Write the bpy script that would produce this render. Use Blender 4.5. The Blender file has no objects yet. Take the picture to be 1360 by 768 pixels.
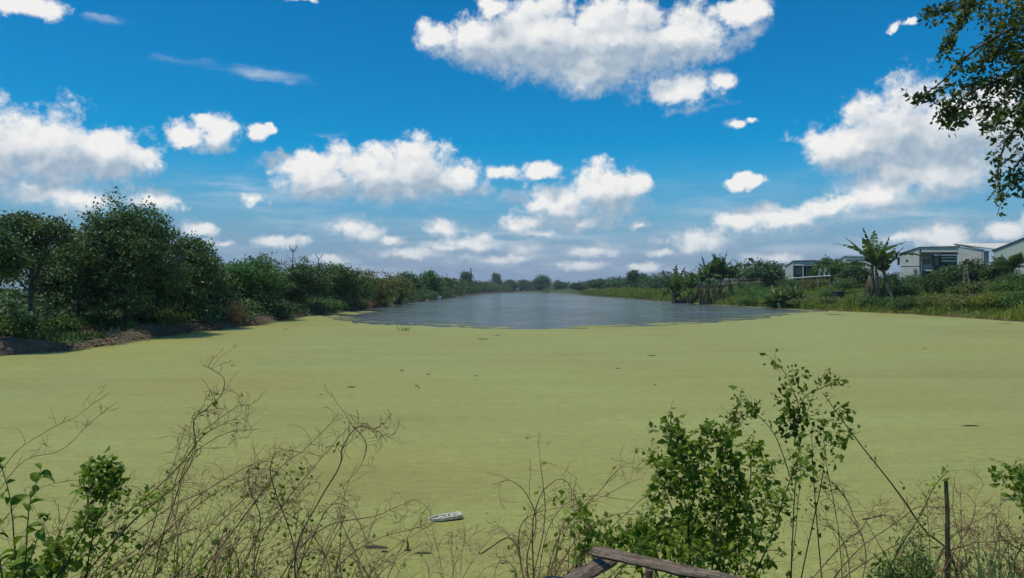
import bpy, math, random
import numpy as np
from mathutils import Vector, Matrix
from mathutils.geometry import tessellate_polygon

SC = bpy.context.scene
COL = SC.collection

# ------------------------------------------------------------------ camera
EYE = 3.0                      # metres above the water
FPX = 950.0                    # focal length in pixels of a 1360 px wide picture
cam = bpy.data.cameras.new('camera')
cam.sensor_width = 36.0
cam.lens = 36.0 * FPX / 1360.0
cam.clip_start = 0.05
cam.clip_end = 20000.0
cam_ob = bpy.data.objects.new('camera', cam)
cam_ob.location = (0, 0, EYE)
cam_ob.rotation_euler = (math.radians(90), 0, 0)
COL.objects.link(cam_ob)
SC.camera = cam_ob

# ------------------------------------------------------------------ render / exposure
SC.view_settings.view_transform = 'Standard'
SC.view_settings.look = 'None'
SC.view_settings.exposure = 0.0
SC.view_settings.gamma = 1.0
SC.view_settings.use_curve_mapping = False
SC.render.engine = 'CYCLES'
SC.cycles.use_denoising = True
SC.cycles.use_adaptive_sampling = True
SC.cycles.adaptive_threshold = 0.02
SC.cycles.adaptive_min_samples = 12
SC.cycles.max_bounces = 8
SC.cycles.transparent_max_bounces = 16
SC.cycles.volume_bounces = 0
SC.cycles.sample_clamp_indirect = 6.0

# ------------------------------------------------------------------ node helper
class NT:
    def __init__(self, tree):
        self.t = tree
        self.t.nodes.clear()
    def put(self, sock, v):
        if isinstance(v, bpy.types.NodeSocket):
            self.t.links.new(v, sock)
        elif v is not None:
            if sock.type == 'RGBA' and len(v) == 3:
                v = (*v, 1.0)
            sock.default_value = v
    def n(self, typ, *ins, **kw):
        nd = self.t.nodes.new(typ)
        named = {}
        for k, v in kw.items():
            if hasattr(nd, k):
                setattr(nd, k, v)
            else:
                named[k] = v
        for i, v in enumerate(ins):
            self.put(nd.inputs[i], v)
        for k, v in named.items():
            self.put(nd.inputs[k.replace('_', ' ')], v)
        return nd
    def m(self, op, a, b=None, c=None, clamp=False):
        nd = self.t.nodes.new('ShaderNodeMath')
        nd.operation = op
        nd.use_clamp = clamp
        for i, v in enumerate((a, b, c)):
            if v is not None:
                self.put(nd.inputs[i], v)
        return nd.outputs[0]
    def v(self, op, a, b=None, c=None):
        nd = self.t.nodes.new('ShaderNodeVectorMath')
        nd.operation = op
        for i, x in enumerate((a, b, c)):
            if x is not None:
                if op == 'SCALE' and i == 1:
                    self.put(nd.inputs['Scale'], x)
                else:
                    self.put(nd.inputs[i], x)
        return nd.outputs['Value'] if op in ('LENGTH', 'DOT_PRODUCT', 'DISTANCE') else nd.outputs[0]
    def mix(self, f, a, b, blend='MIX'):
        nd = self.t.nodes.new('ShaderNodeMix')
        nd.data_type = 'RGBA'
        nd.blend_type = blend
        self.put(nd.inputs[0], f)
        self.put(nd.inputs[6], a)
        self.put(nd.inputs[7], b)
        return nd.outputs[2]
    def ss(self, x, lo, hi, a=0.0, b=1.0):
        nd = self.t.nodes.new('ShaderNodeMapRange')
        nd.interpolation_type = 'SMOOTHSTEP'
        for i, v in enumerate((x, lo, hi, a, b)):
            self.put(nd.inputs[i], v)
        return nd.outputs[0]
    def noise(self, vec, scale, detail=3.0, rough=0.55, out=0, dim='3D', dist=0.0):
        nd = self.n('ShaderNodeTexNoise', noise_dimensions=dim)
        self.put(nd.inputs['Vector'], vec)
        nd.inputs['Scale'].default_value = scale
        nd.inputs['Detail'].default_value = detail
        nd.inputs['Roughness'].default_value = rough
        nd.inputs['Distortion'].default_value = dist
        return nd.outputs[out]
    def ramp(self, f, stops, interp='LINEAR'):
        nd = self.t.nodes.new('ShaderNodeValToRGB')
        r = nd.color_ramp
        r.interpolation = interp
        while len(r.elements) < len(stops):
            r.elements.new(0.5)
        for e, (p, c) in zip(r.elements, stops):
            e.position = p
            e.color = (*c, 1.0)
        self.put(nd.inputs[0], f)
        return nd.outputs[0]

# ------------------------------------------------------------------ sun and sky
SUN_EL = math.radians(68)
SUN_AZ = math.radians(-118)     # from +Y (view direction) towards -X: high on the left, a little behind
SUN_DIR = Vector((math.sin(SUN_AZ) * math.cos(SUN_EL), math.cos(SUN_AZ) * math.cos(SUN_EL), math.sin(SUN_EL)))
sun = bpy.data.lights.new('sun', 'SUN')
sun.energy = 3.1
sun.angle = math.radians(0.5)
sun.color = (1.0, 0.95, 0.86)
sun_ob = bpy.data.objects.new('sun', sun)
sun_ob.rotation_euler = (-SUN_DIR).to_track_quat('-Z', 'Y').to_euler()
sun_ob.location = SUN_DIR * 60
COL.objects.link(sun_ob)

# cumulus clouds: (centre x, centre y, half width, half height, underside flatness), in the
# photograph's pixels, turned into compass bearing and elevation below
CLOUDS = [
    (55, 186, 98, 62, 1.5), (-40, 190, 90, 62, 1.5), (140, 196, 72, 46, 1.5), (192, 208, 34, 22, 1.3),
    (248, 180, 32, 19, 1.3), (290, 173, 36, 25, 1.3), (266, 162, 22, 13, 1.2), (342, 178, 20, 11, 1.2), (363, 173, 14, 9, 1.2),
    (85, 262, 88, 24, 1.4), (205, 264, 45, 18, 1.3), (272, 302, 34, 13, 1.4),
    (420, 228, 68, 36, 1.6), (490, 224, 76, 42, 1.6), (555, 221, 62, 46, 1.5), (612, 232, 42, 26, 1.5), (662, 229, 36, 13, 1.3),
    (726, 226, 24, 15, 1.2), (802, 250, 68, 40, 1.5), (742, 266, 66, 28, 1.5), (850, 250, 28, 20, 1.4),
    (690, 298, 42, 13, 1.4), (775, 296, 44, 11, 1.3), (853, 298, 17, 9, 1.2),
    (470, 307, 50, 18, 1.6), (590, 307, 34, 16, 1.5), (628, 325, 52, 16, 1.5), (372, 322, 48, 12, 1.5), (785, 332, 48, 11, 1.4),
    (700, 330, 32, 11, 1.4), (545, 338, 66, 10, 1.4), (655, 347, 70, 10, 1.3), (330, 264, 28, 10, 1.2),
    (800, 48, 128, 66, 1.2), (715, 44, 108, 56, 1.2), (640, 48, 58, 38, 1.2), (585, 50, 40, 26, 1.2), (785, 92, 70, 32, 1.2),
    (905, 46, 86, 38, 1.3), (985, 22, 42, 27, 1.2), (655, 12, 34, 26, 1.2),
    (912, 122, 62, 23, 1.3), (962, 108, 22, 12, 1.2), (974, 166, 20, 8, 1.2), (997, 160, 17, 8, 1.2), (978, 246, 24, 12, 1.3), (1005, 242, 21, 13, 1.3), (990, 235, 16, 10, 1.2),
    (1185, 166, 96, 70, 1.5), (1120, 188, 62, 36, 1.5), (1255, 170, 92, 62, 1.5), (1330, 160, 70, 60, 1.5),
    (1228, 232, 92, 34, 1.6), (1165, 256, 70, 30, 1.6), (1105, 272, 58, 24, 1.5), (1040, 290, 70, 22, 1.5),
    (985, 297, 50, 18, 1.4), (930, 318, 62, 20, 1.4), (1295, 216, 28, 20, 1.3),
    (1250, 312, 56, 22, 1.6), (1335, 306, 42, 19, 1.5), (1375, 292, 36, 22, 1.4), (1195, 318, 32, 12, 1.4), (1020, 342, 54, 10, 1.3), (450, 345, 40, 8, 1.2), (770, 352, 50, 8, 1.2), (880, 335, 30, 9, 1.2), (300, 325, 30, 8, 1.2), (600, 330, 40, 9, 1.2), (520, 318, 26, 9, 1.2), (720, 312, 34, 9, 1.2), (850, 355, 40, 7, 1.2),
    (30, 6, 95, 16, 1.0), (400, 0, 28, 9, 1.1), (1190, 36, 11, 8, 1.0), (1203, 29, 8, 7, 1.0),
]
THIN = [(345, 100, 90, 13), (140, 27, 42, 9), (250, 85, 70, 10), (435, 176, 36, 6), (1190, 290, 150, 18), (330, 252, 120, 25), (690, 320, 260, 40)]

def ang(px, py):
    u, w = (px - 680.0) / FPX, (384.0 - py) / FPX
    return math.atan(u), math.atan2(w, math.hypot(1.0, u))

world = bpy.data.worlds.new('World')
SC.world = world
world.use_nodes = True
def build_world():
    t = NT(world.node_tree)
    gen = t.n('ShaderNodeTexCoord').outputs['Generated']
    sky = t.n('ShaderNodeTexSky', sky_type='NISHITA', sun_disc=False)
    sky.sun_elevation = SUN_EL
    sky.sun_rotation = SUN_AZ
    sky.altitude = 0
    sky.air_density = 1.0
    sky.dust_density = 0.6
    sky.ozone_density = 2.0
    sep = t.n('ShaderNodeSeparateXYZ', gen)
    az = t.m('ARCTAN2', sep.outputs[0], sep.outputs[1])
    el = t.m('ARCSINE', sep.outputs[2])
    hs = t.n('ShaderNodeHueSaturation', Hue=0.5, Saturation=1.25, Value=1.0, Color=sky.outputs[0])
    skyc = t.mix(1.0, hs.outputs[0], (0.08, 0.93, 1.17), 'MULTIPLY')
    # pale band of vapour low on the horizon, all round
    skyc = t.mix(t.ss(el, 0.20, 0.015, 0.0, 0.97), skyc, (2.6, 3.45, 5.0))
    p0 = t.n('ShaderNodeCombineXYZ', az, el, 0.0).outputs[0]
    # billowing of the outlines
    def warp(vec):
        w1 = t.noise(vec, 13.0, 2.0, 0.5, out=1)
        w2 = t.noise(vec, 46.0, 4.0, 0.58, out=1)
        a = t.v('MULTIPLY', t.v('SUBTRACT', w1, (0.5, 0.5, 0.5)), (0.045, 0.022, 0))
        b = t.v('MULTIPLY', t.v('SUBTRACT', w2, (0.5, 0.5, 0.5)), (0.026, 0.018, 0))
        return t.v('ADD', a, b)
    wp = warp(gen)
    def field(p):
        d = None
        for cx, cy, rx, ry, k in CLOUDS:
            a0, e0 = ang(cx, cy)
            a1 = ang(cx + rx, cy)[0] - ang(cx - rx, cy)[0]
            e1 = ang(cx, cy - ry)[1] - ang(cx, cy + ry)[1]
            sx, sy = 2.0 / a1, 2.0 / e1
            q = t.v('MULTIPLY_ADD', p, (sx, sy, 0), (-a0 * sx, -e0 * sy, 0))
            ln = t.v('LENGTH', q)
            d = ln if d is None else t.m('SMOOTH_MIN', d, ln, 0.22)
        return d
    pw = t.v('ADD', p0, wp)
    dA = field(pw)
    dB = field(t.v('ADD', pw, (-0.014, 0.032, 0)))
    # puffs
    def puff(vec):
        vo = t.n('ShaderNodeTexVoronoi', feature='SMOOTH_F1', voronoi_dimensions='2D')
        t.put(vo.inputs['Vector'], vec)
        vo.inputs['Scale'].default_value = 19.0
        vo.inputs['Detail'].default_value = 3.0
        vo.inputs['Roughness'].default_value = 0.5
        vo.inputs['Smoothness'].default_value = 0.5
        return vo.outputs['Distance']
    stretch = t.v('MULTIPLY', p0, (1, 1.3, 1))
    gw = t.v('ADD', stretch, t.v('SCALE', t.v('SUBTRACT', t.noise(gen, 60.0, 3.0, 0.6, out=1), (0.5, 0.5, 0.5)), 0.02))
    fA = puff(gw)
    fB = puff(t.v('ADD', gw, (-0.005, 0.015, 0.0)))
    nA = t.noise(gen, 75.0, 6.0, 0.62)
    nB = t.noise(gen, 210.0, 4.0, 0.6)
    # fields: 1 in the middle of a cloud, 0 on its outline
    gl = t.m('MAXIMUM', t.m('SUBTRACT', dB, dA), -0.5)  # + on the upper side
    rough = t.ss(gl, -0.6, 0.5, 0.25, 1.0)            # undersides are smoother
    dens = t.m('ADD', t.m('SUBTRACT', 1.27, dA), t.ss(gl, 0.1, -0.8, 0.0, 0.22))
    dens = t.m('SUBTRACT', dens, t.m('MULTIPLY', t.m('MULTIPLY', t.m('SUBTRACT', fA, 0.38), 0.66), rough))
    dens = t.m('ADD', dens, t.m('MULTIPLY', t.m('SUBTRACT', nA, 0.5), 0.55))
    dens = t.m('ADD', dens, t.m('MULTIPLY', t.m('SUBTRACT', nB, 0.5), 0.34))
    # the rest of the sky carries clouds of the same kind
    zc = t.m('MAXIMUM', sep.outputs[2], 0.12)
    flat = t.n('ShaderNodeCombineXYZ', t.m('DIVIDE', sep.outputs[0], zc), t.m('DIVIDE', sep.outputs[1], zc), 0.0).outputs[0]
    far = t.noise(flat, 0.75, 6.0, 0.58)
    out_az = t.ss(t.m('ABSOLUTE', az), 0.68, 0.85)
    out_el = t.ss(el, 0.42, 0.52)
    outside = t.m('MAXIMUM', out_az, out_el)
    low = t.ss(el, 0.03, 0.12)
    densF = t.m('MULTIPLY', t.m('SUBTRACT', far, 0.53), 4.0)
    densF = t.m('SUBTRACT', densF, t.m('MULTIPLY', t.m('SUBTRACT', 1.0, t.m('MULTIPLY', outside, low)), 3.0))
    dens = t.m('MAXIMUM', dens, densF)
    soft = t.m('ADD', t.ss(el, 0.05, 0.16, 0.30, 0.0), t.ss(gl, -0.6, 0.6, 0.66, 0.54))   # crisp heads, soft bases
    alpha = t.ss(dens, 0.0, soft)
    fade = t.ss(el, 0.015, 0.11, 0.55, 1.0)
    alpha = t.m('MULTIPLY', alpha, fade)
    # light on the clouds: bright where the sunward side faces us, grey underneath
    gp = t.m('SUBTRACT', fB, fA)
    lit = t.m('ADD', t.m('MULTIPLY', gl, 0.72), t.m('MULTIPLY', gp, 0.50))
    lit = t.m('ADD', lit, t.m('MULTIPLY', t.m('SUBTRACT', nA, 0.5), 0.16))
    thick = t.ss(dens, 0.1, 0.9)
    lit = t.m('SUBTRACT', t.m('ADD', lit, 0.60), t.m('MULTIPLY', thick, 0.14))
    lit = t.m('MAXIMUM', lit, t.m('ADD', 0.30, t.m('MULTIPLY', t.m('SUBTRACT', nA, 0.5), 0.5)))
    ccol = t.ramp(lit, [(0.0, (0.25, 0.36, 0.52)), (0.28, (0.38, 0.49, 0.61)), (0.52, (0.58, 0.66, 0.73)), (0.76, (0.78, 0.81, 0.85)), (1.0, (0.94, 0.94, 0.93))])
    ccol = t.v('SCALE', ccol, 9.4)
    # thin veils
    thin = None
    for cx, cy, rx, ry in THIN:
        a0, e0 = ang(cx, cy)
        a1 = ang(cx + rx, cy)[0] - ang(cx - rx, cy)[0]
        e1 = ang(cx, cy - ry)[1] - ang(cx, cy + ry)[1]
        sx, sy = 2.0 / a1, 2.0 / e1
        ln = t.v('LENGTH', t.v('MULTIPLY_ADD', pw, (sx, sy, 0), (-a0 * sx, -e0 * sy, 0)))
        thin = ln if thin is None else t.m('MINIMUM', thin, ln)
    streak = t.noise(t.v('MULTIPLY', p0, (9, 60, 1)), 1.0, 5.0, 0.6)
    ta = t.m('MULTIPLY', t.ss(thin, 1.0, 0.1), t.ss(streak, 0.36, 0.75))
    ta = t.m('MULTIPLY', ta, 0.62)
    # hazy sheets low over the horizon, all round
    sheet = t.noise(t.v('MULTIPLY', p0, (5.0, 30.0, 1)), 1.0, 6.0, 0.6)
    ts = t.m('MULTIPLY', t.m('MULTIPLY', t.ss(sheet, 0.47, 0.70), t.ss(el, 0.20, 0.05)), 0.40)
    ta = t.m('MAXIMUM', ta, ts)
    c = t.mix(ta, skyc, (6.4, 7.1, 7.9))
    c = t.mix(alpha, c, ccol)
    bg = t.n('ShaderNodeBackground', Color=c, Strength=0.1)
    t.n('ShaderNodeOutputWorld', bg.outputs[0])
build_world()
world.cycles.sampling_method = 'MANUAL'
world.cycles.sample_map_resolution = 256

# ------------------------------------------------------------------ small helpers
def W(px, py, d):
    """the point that lies d metres ahead, seen at (px, py) of the photograph"""
    return np.array([(px - 680.0) / FPX * d, d, EYE - (py - 384.0) / FPX * d])

def tag(o, label=None, cat=None, group=None, kind=None):
    if label: o['label'] = label
    if cat: o['category'] = cat
    if group: o['group'] = group
    if kind: o['kind'] = kind
    return o

def empty(name, loc=(0, 0, 0), rz=0.0, label=None, cat=None, group=None):
    o = bpy.data.objects.new(name, None)
    o.empty_display_size = 0.2
    o.location = loc
    o.rotation_euler = (0, 0, rz)
    COL.objects.link(o)
    return tag(o, label, cat, group)

class MB:
    """collects vertices and faces, then links them as ONE mesh object"""
    def __init__(self):
        self.v, self.f, self.n = [], {3: [], 4: []}, 0
    def add(self, verts, faces):
        verts = np.asarray(verts, float).reshape(-1, 3)
        faces = np.asarray(faces, int)
        if len(faces):
            self.f[faces.shape[1]].append(faces + self.n)
        self.v.append(verts)
        self.n += len(verts)
        return self
    def poly(self, pts):
        pts = np.asarray(pts, float)
        k = len(pts)
        if k == 4:
            return self.add(pts, [[0, 1, 2, 3]])
        return self.add(pts, [list(q) for q in tessellate_polygon([[Vector(q) for q in pts]])])
    def box(self, x0, x1, y0, y1, z0, z1):
        v = [(x, y, z) for x in (x0, x1) for y in (y0, y1) for z in (z0, z1)]
        return self.add(v, [[0, 1, 3, 2], [4, 6, 7, 5], [0, 4, 5, 1], [2, 3, 7, 6], [0, 2, 6, 4], [1, 5, 7, 3]])
    def prism(self, pts, off):
        """closed solid: polygon pts swept by off"""
        a = np.asarray(pts, float); k = len(a); b = a + np.asarray(off, float)
        self.add(np.vstack([a, b]), [[i, (i + 1) % k, k + (i + 1) % k, k + i] for i in range(k)])
        self.poly(a[::-1]); self.poly(b)
        return self
    def tube(self, pts, rad, k=5, cap=True):
        pts = np.asarray(pts, float); n = len(pts)
        rad = np.broadcast_to(np.asarray(rad, float), (n,))
        tan = np.gradient(pts, axis=0)
        tan /= np.linalg.norm(tan, axis=1, keepdims=True) + 1e-9
        ref = np.array([0.31, 0.17, 0.93]) if abs(tan[:, 2]).mean() < 0.8 else np.array([0.9, 0.4, 0.1])
        u = np.cross(tan, ref); u /= np.linalg.norm(u, axis=1, keepdims=True) + 1e-9
        w = np.cross(tan, u)
        a = np.linspace(0, 2 * math.pi, k, endpoint=False)
        ring = pts[:, None] + rad[:, None, None] * (np.cos(a)[None, :, None] * u[:, None] + np.sin(a)[None, :, None] * w[:, None])
        i = np.arange(n - 1)[:, None] * k; j = np.arange(k)[None]; j2 = (j + 1) % k
        self.add(ring.reshape(-1, 3), np.stack([i + j, i + j2, i + k + j2, i + k + j], -1).reshape(-1, 4))
        if cap and k >= 4:
            self.add(ring[-1], [[0, q, q + 1] for q in range(1, k - 1)])
            self.add(ring[0][::-1], [[0, q, q + 1] for q in range(1, k - 1)])
        return self
    def leaves(self, c, u, s, fold=0.25):
        """pointed leaves: c base points, u axis along each leaf, s half-width vector"""
        n = len(c)
        nor = np.cross(u, s)
        nor *= (np.linalg.norm(s, axis=1) / (np.linalg.norm(nor, axis=1) + 1e-9))[:, None] * fold
        v = np.stack([c, c + 0.48 * u + s + nor, c + u, c + 0.48 * u - s + nor], 1).reshape(-1, 3)
        i = np.arange(n)[:, None] * 4
        self.add(v, np.concatenate([i + [0, 1, 2], i + [0, 2, 3]], 0))
        return self
    def mesh(self, name, mat=None, smooth=False):
        me = bpy.data.meshes.new(name)
        v = np.concatenate(self.v).astype(np.float32)
        t3 = np.concatenate(self.f[3]) if self.f[3] else np.zeros((0, 3), int)
        t4 = np.concatenate(self.f[4]) if self.f[4] else np.zeros((0, 4), int)
        me.vertices.add(len(v)); me.vertices.foreach_set('co', v.ravel())
        me.loops.add(t3.size + t4.size)
        me.loops.foreach_set('vertex_index', np.concatenate([t3.ravel(), t4.ravel()]).astype(np.int32))
        me.polygons.add(len(t3) + len(t4))
        st = np.concatenate([np.arange(len(t3)) * 3, t3.size + np.arange(len(t4)) * 4]).astype(np.int32)
        me.polygons.foreach_set('loop_start', st)
        if smooth:
            me.polygons.foreach_set('use_smooth', np.ones(len(st), bool))
        me.update(calc_edges=True)
        if mat: me.materials.append(mat)
        return me
    def build(self, name, mat=None, parent=None, smooth=False, loc=None):
        o = bpy.data.objects.new(name, self.mesh(name, mat, smooth))
        COL.objects.link(o)
        if parent: o.parent = parent
        if loc is not None: o.location = loc
        return o

def link_copy(src, parent=None, loc=None):
    c = src.copy(); COL.objects.link(c); c.parent = parent
    if loc is not None: c.location = loc
    return c

def copy_thing(root, loc, rz, scale, label, group=None, cat=None):
    r = root.copy(); COL.objects.link(r)
    r.location = loc; r.rotation_euler = (0, 0, rz); r.scale = scale if hasattr(scale, '__len__') else (scale,) * 3
    r['label'] = label
    if group: r['group'] = group
    if cat: r['category'] = cat
    for ch in root.children:
        c = link_copy(ch, r)
        for g in ch.children: link_copy(g, c)
    return r

def vnoise(x, y, seed=0):
    """smooth value noise, -1..1"""
    x = np.asarray(x, float); y = np.asarray(y, float)
    xi = np.floor(x).astype(np.int64); yi = np.floor(y).astype(np.int64)
    fx = x - xi; fy = y - yi
    fx = fx * fx * (3 - 2 * fx); fy = fy * fy * (3 - 2 * fy)
    def h(a, b):
        n = (a * 374761393 + b * 668265263 + seed * 974634777) & 0xffffffff
        n = ((n ^ (n >> 13)) * 1274126177) & 0xffffffff
        return ((n ^ (n >> 16)) & 0xffff) / 32767.5 - 1.0
    return (h(xi, yi) * (1 - fx) + h(xi + 1, yi) * fx) * (1 - fy) + (h(xi, yi + 1) * (1 - fx) + h(xi + 1, yi + 1) * fx) * fy

def fbm(x, y, seed=0, o=4):
    return sum(vnoise(x * 2 ** i, y * 2 ** i, seed + i) * 0.5 ** i for i in range(o))

def sstep(x, a, b):
    t = np.clip((x - a) / (b - a), 0, 1)
    return t * t * (3 - 2 * t)

# ------------------------------------------------------------------ materials
def new_mat(name):
    m = bpy.data.materials.new(name)
    m.use_nodes = True
    return m, NT(m.node_tree)

def leaf_mat(name, c_dark, c_mid, c_light, trans=0.3, rough=0.5, spec=0.25):
    m, t = new_mat(name)
    geo = t.n('ShaderNodeNewGeometry')
    r = geo.outputs['Random Per Island']
    obj = t.n('ShaderNodeTexCoord').outputs['Object']
    rnd = t.n('ShaderNodeObjectInfo').outputs['Random']
    big = t.noise(obj, 0.9, 2.0)
    f = t.m('ADD', t.m('MULTIPLY', r, 0.55), t.m('MULTIPLY', t.ss(big, 0.32, 0.68), 0.45))
    c = t.ramp(f, [(0.12, c_dark), (0.5, c_mid), (0.86, c_light), (0.99, tuple(0.5 * q for q in (c_light[0] * 3.4, c_light[1] * 2.3, c_light[2] * 2.0)))])
    hsv = t.n('ShaderNodeHueSaturation', Hue=t.m('ADD', 0.488, t.m('MULTIPLY', rnd, 0.024)), Saturation=1.0,
              Value=t.m('ADD', 0.85, t.m('MULTIPLY', rnd, 0.3)), Fac=1.0, Color=c)
    c = hsv.outputs[0]
    p = t.n('ShaderNodeBsdfPrincipled', Base_Color=c, Roughness=rough)
    p.inputs['Specular IOR Level'].default_value = spec
    tr = t.n('ShaderNodeBsdfTranslucent', Color=t.mix(1.0, c, (1.25, 1.2, 0.55), 'MULTIPLY'))
    mx = t.n('ShaderNodeMixShader', trans, p.outputs[0], tr.outputs[0])
    t.n('ShaderNodeOutputMaterial', mx.outputs[0])
    return m

def plain_mat(name, c1, c2, scale=4.0, rough=0.8, bump=0.2, spec=0.3, stretch=(1, 1, 1), detail=5.0, metal=0.0, dirt=None):
    m, t = new_mat(name)
    obj = t.n('ShaderNodeTexCoord').outputs['Object']
    vec = t.v('MULTIPLY', obj, stretch)
    nz = t.noise(vec, scale, detail, 0.62)
    c = t.mix(t.ss(nz, 0.3, 0.7), c1, c2)
    if dirt:
        c = t.mix(t.m('MULTIPLY', t.ss(t.noise(t.v('MULTIPLY', obj, (1, 1, 0.25)), scale * 0.35, 6.0, 0.7), 0.48, 0.7), 0.7), c, dirt)
    p = t.n('ShaderNodeBsdfPrincipled', Base_Color=c, Roughness=rough, Metallic=metal)
    p.inputs['Specular IOR Level'].default_value = spec
    if bump:
        b = t.n('ShaderNodeBump', Strength=bump, Distance=0.03, Height=nz)
        t.put(p.inputs['Normal'], b.outputs[0])
    t.n('ShaderNodeOutputMaterial', p.outputs[0])
    return m

M = {}
M['leaf_dark'] = leaf_mat('dark evergreen leaves', (0.038, 0.071, 0.031), (0.074, 0.137, 0.051), (0.147, 0.232, 0.068), 0.25, 0.5, 0.28)
M['leaf_mid'] = leaf_mat('mid green leaves', (0.037, 0.076, 0.021), (0.074, 0.149, 0.033), (0.137, 0.245, 0.053), 0.28)
M['leaf_bright'] = leaf_mat('fresh green leaves', (0.048, 0.101, 0.021), (0.090, 0.180, 0.033), (0.163, 0.281, 0.055), 0.32)
M['leaf_olive'] = leaf_mat('olive brown leaves', (0.087, 0.111, 0.030), (0.150, 0.172, 0.043), (0.250, 0.259, 0.067), 0.25)
M['leaf_dry'] = leaf_mat('dry straw leaves', (0.11, 0.075, 0.04), (0.20, 0.145, 0.08), (0.33, 0.26, 0.16), 0.15, 0.8, 0.1)
M['leaf_grass'] = leaf_mat('bank grass blades', (0.114, 0.156, 0.020), (0.203, 0.251, 0.037), (0.346, 0.340, 0.072), 0.4)
M['leaf_shrub'] = leaf_mat('shrub leaves', (0.068, 0.114, 0.013), (0.133, 0.217, 0.024), (0.278, 0.376, 0.044), 0.42, 0.6, 0.15)
M['leaf_banana'] = leaf_mat('banana leaf blades', (0.035, 0.07, 0.02), (0.06, 0.12, 0.03), (0.12, 0.19, 0.05), 0.38, 0.45, 0.4)
M['bark'] = plain_mat('grey brown bark', (0.05, 0.042, 0.033), (0.11, 0.095, 0.075), 6.0, 0.9, 0.5, 0.2, (1, 1, 0.3))
M['twig'] = plain_mat('red brown twigs', (0.111, 0.060, 0.031), (0.299, 0.169, 0.098), 9.0, 0.8, 0.2, 0.25)
M['twig_dark'] = plain_mat('dark green stems', (0.028, 0.030, 0.012), (0.075, 0.066, 0.030), 9.0, 0.75, 0.2, 0.25)
M['twig_green'] = plain_mat('green stems', (0.05, 0.07, 0.02), (0.10, 0.11, 0.035), 9.0, 0.7, 0.1, 0.3)
M['straw'] = plain_mat('dry straw stems', (0.16, 0.115, 0.07), (0.36, 0.28, 0.19), 5.0, 0.85, 0.1, 0.2)

# ------------------------------------------------------------------ lake outline and terrain
LS = np.array([(-60, -21.5), (8, -22.5), (31, -23.2), (35, -21.6), (44, -22.6), (52, -21.9), (60, -21.2), (72, -22.4), (84, -21.8), (110, -22.3),
               (160, -21.9), (230, -20.6), (330, -20.6), (450, -17.5), (560, -9.0), (640, 4.0), (900, 4.0)])
RS = np.array([(-60, 47), (40, 46.6), (64, 46.2), (85, 46.4), (100, 43.6), (121, 41.0), (140, 38.0), (150, 37.4), (160, 37.0), (237, 37.4), (335, 35.5), (480, 36.5), (560, 38.0), (600, 33.0), (640, 22.0), (900, 22.0)])
FAR_Y = 655.0
def x_left(y):
    y = np.asarray(y, float)
    return np.interp(y, LS[:, 0], LS[:, 1]) + 0.55 * fbm(y / 5.0, y * 0 + 3.3, 5, 4)
def x_right(y):
    y = np.asarray(y, float)
    return np.interp(y, RS[:, 0], RS[:, 1]) + 0.6 * fbm(y / 6.0, y * 0 + 7.1, 9, 4)
def y_near(x):
    x = np.asarray(x, float)
    return 6.35 + 0.35 * fbm(x / 2.2, x * 0 + 1.7, 21, 4)

def terrain_z(x, y):
    x = np.asarray(x, float); y = np.asarray(y, float)
    dl = x_left(y) - x            # metres inland on the left bank
    dr = x - x_right(y)
    dn = y_near(x) - y
    df = y - FAR_Y
    n = fbm(x / 3.0, y / 3.0, 40, 4)
    n2 = fbm(x / 14.0, y / 14.0, 60, 3)
    zl = (0.46 + 0.20 * fbm(y / 4.0, y * 0 + 9.0, 81, 3)) * sstep(dl, -0.15, 0.9) + 0.35 * sstep(dl, 0.7, 6) + 0.9 * sstep(dl, 8, 60) + (0.10 * n + 0.12 * n2) * sstep(dl, 0, 1.5)
    zr = 0.75 * sstep(dr, -0.3, 1.6) + 1.1 * sstep(dr, 1.5, 14) + 3.1 * sstep(dr, 8, 46) + (0.12 * n + 0.2 * n2) * sstep(dr, 0, 2)
    zn = 1.4 * sstep(dn, -0.1, 3.7) + 0.05 * n * sstep(dn, 0, 1)
    zf = 0.9 * sstep(df, 0, 6) + 0.2 * n2
    d = np.maximum(np.maximum(dl, dr), np.maximum(dn, df))
    land = np.maximum(np.maximum(np.where(dl > -0.2, zl, 0), np.where(dr > -0.4, zr, 0)), np.maximum(np.where(dn > -0.15, zn, 0), np.where(df > 0, zf, 0)))
    return np.where(d > 0, land, -0.05 + np.clip(d * 0.5, -1.2, 0)) + np.where((d <= 0) & (d > -0.35), land * 0.5, 0)

def tz(x, y):
    return float(terrain_z(np.array([x]), np.array([y]))[0])

def grid_mesh(xs, ys, zf):
    X, Y = np.meshgrid(xs, ys)
    Z = zf(X, Y)
    nx, ny = len(xs), len(ys)
    i = (np.arange(ny - 1)[:, None] * nx + np.arange(nx - 1)[None]).ravel()
    return np.stack([X, Y, Z], -1).reshape(-1, 3), np.stack([i, i + 1, i + nx + 1, i + nx], -1)

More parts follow.
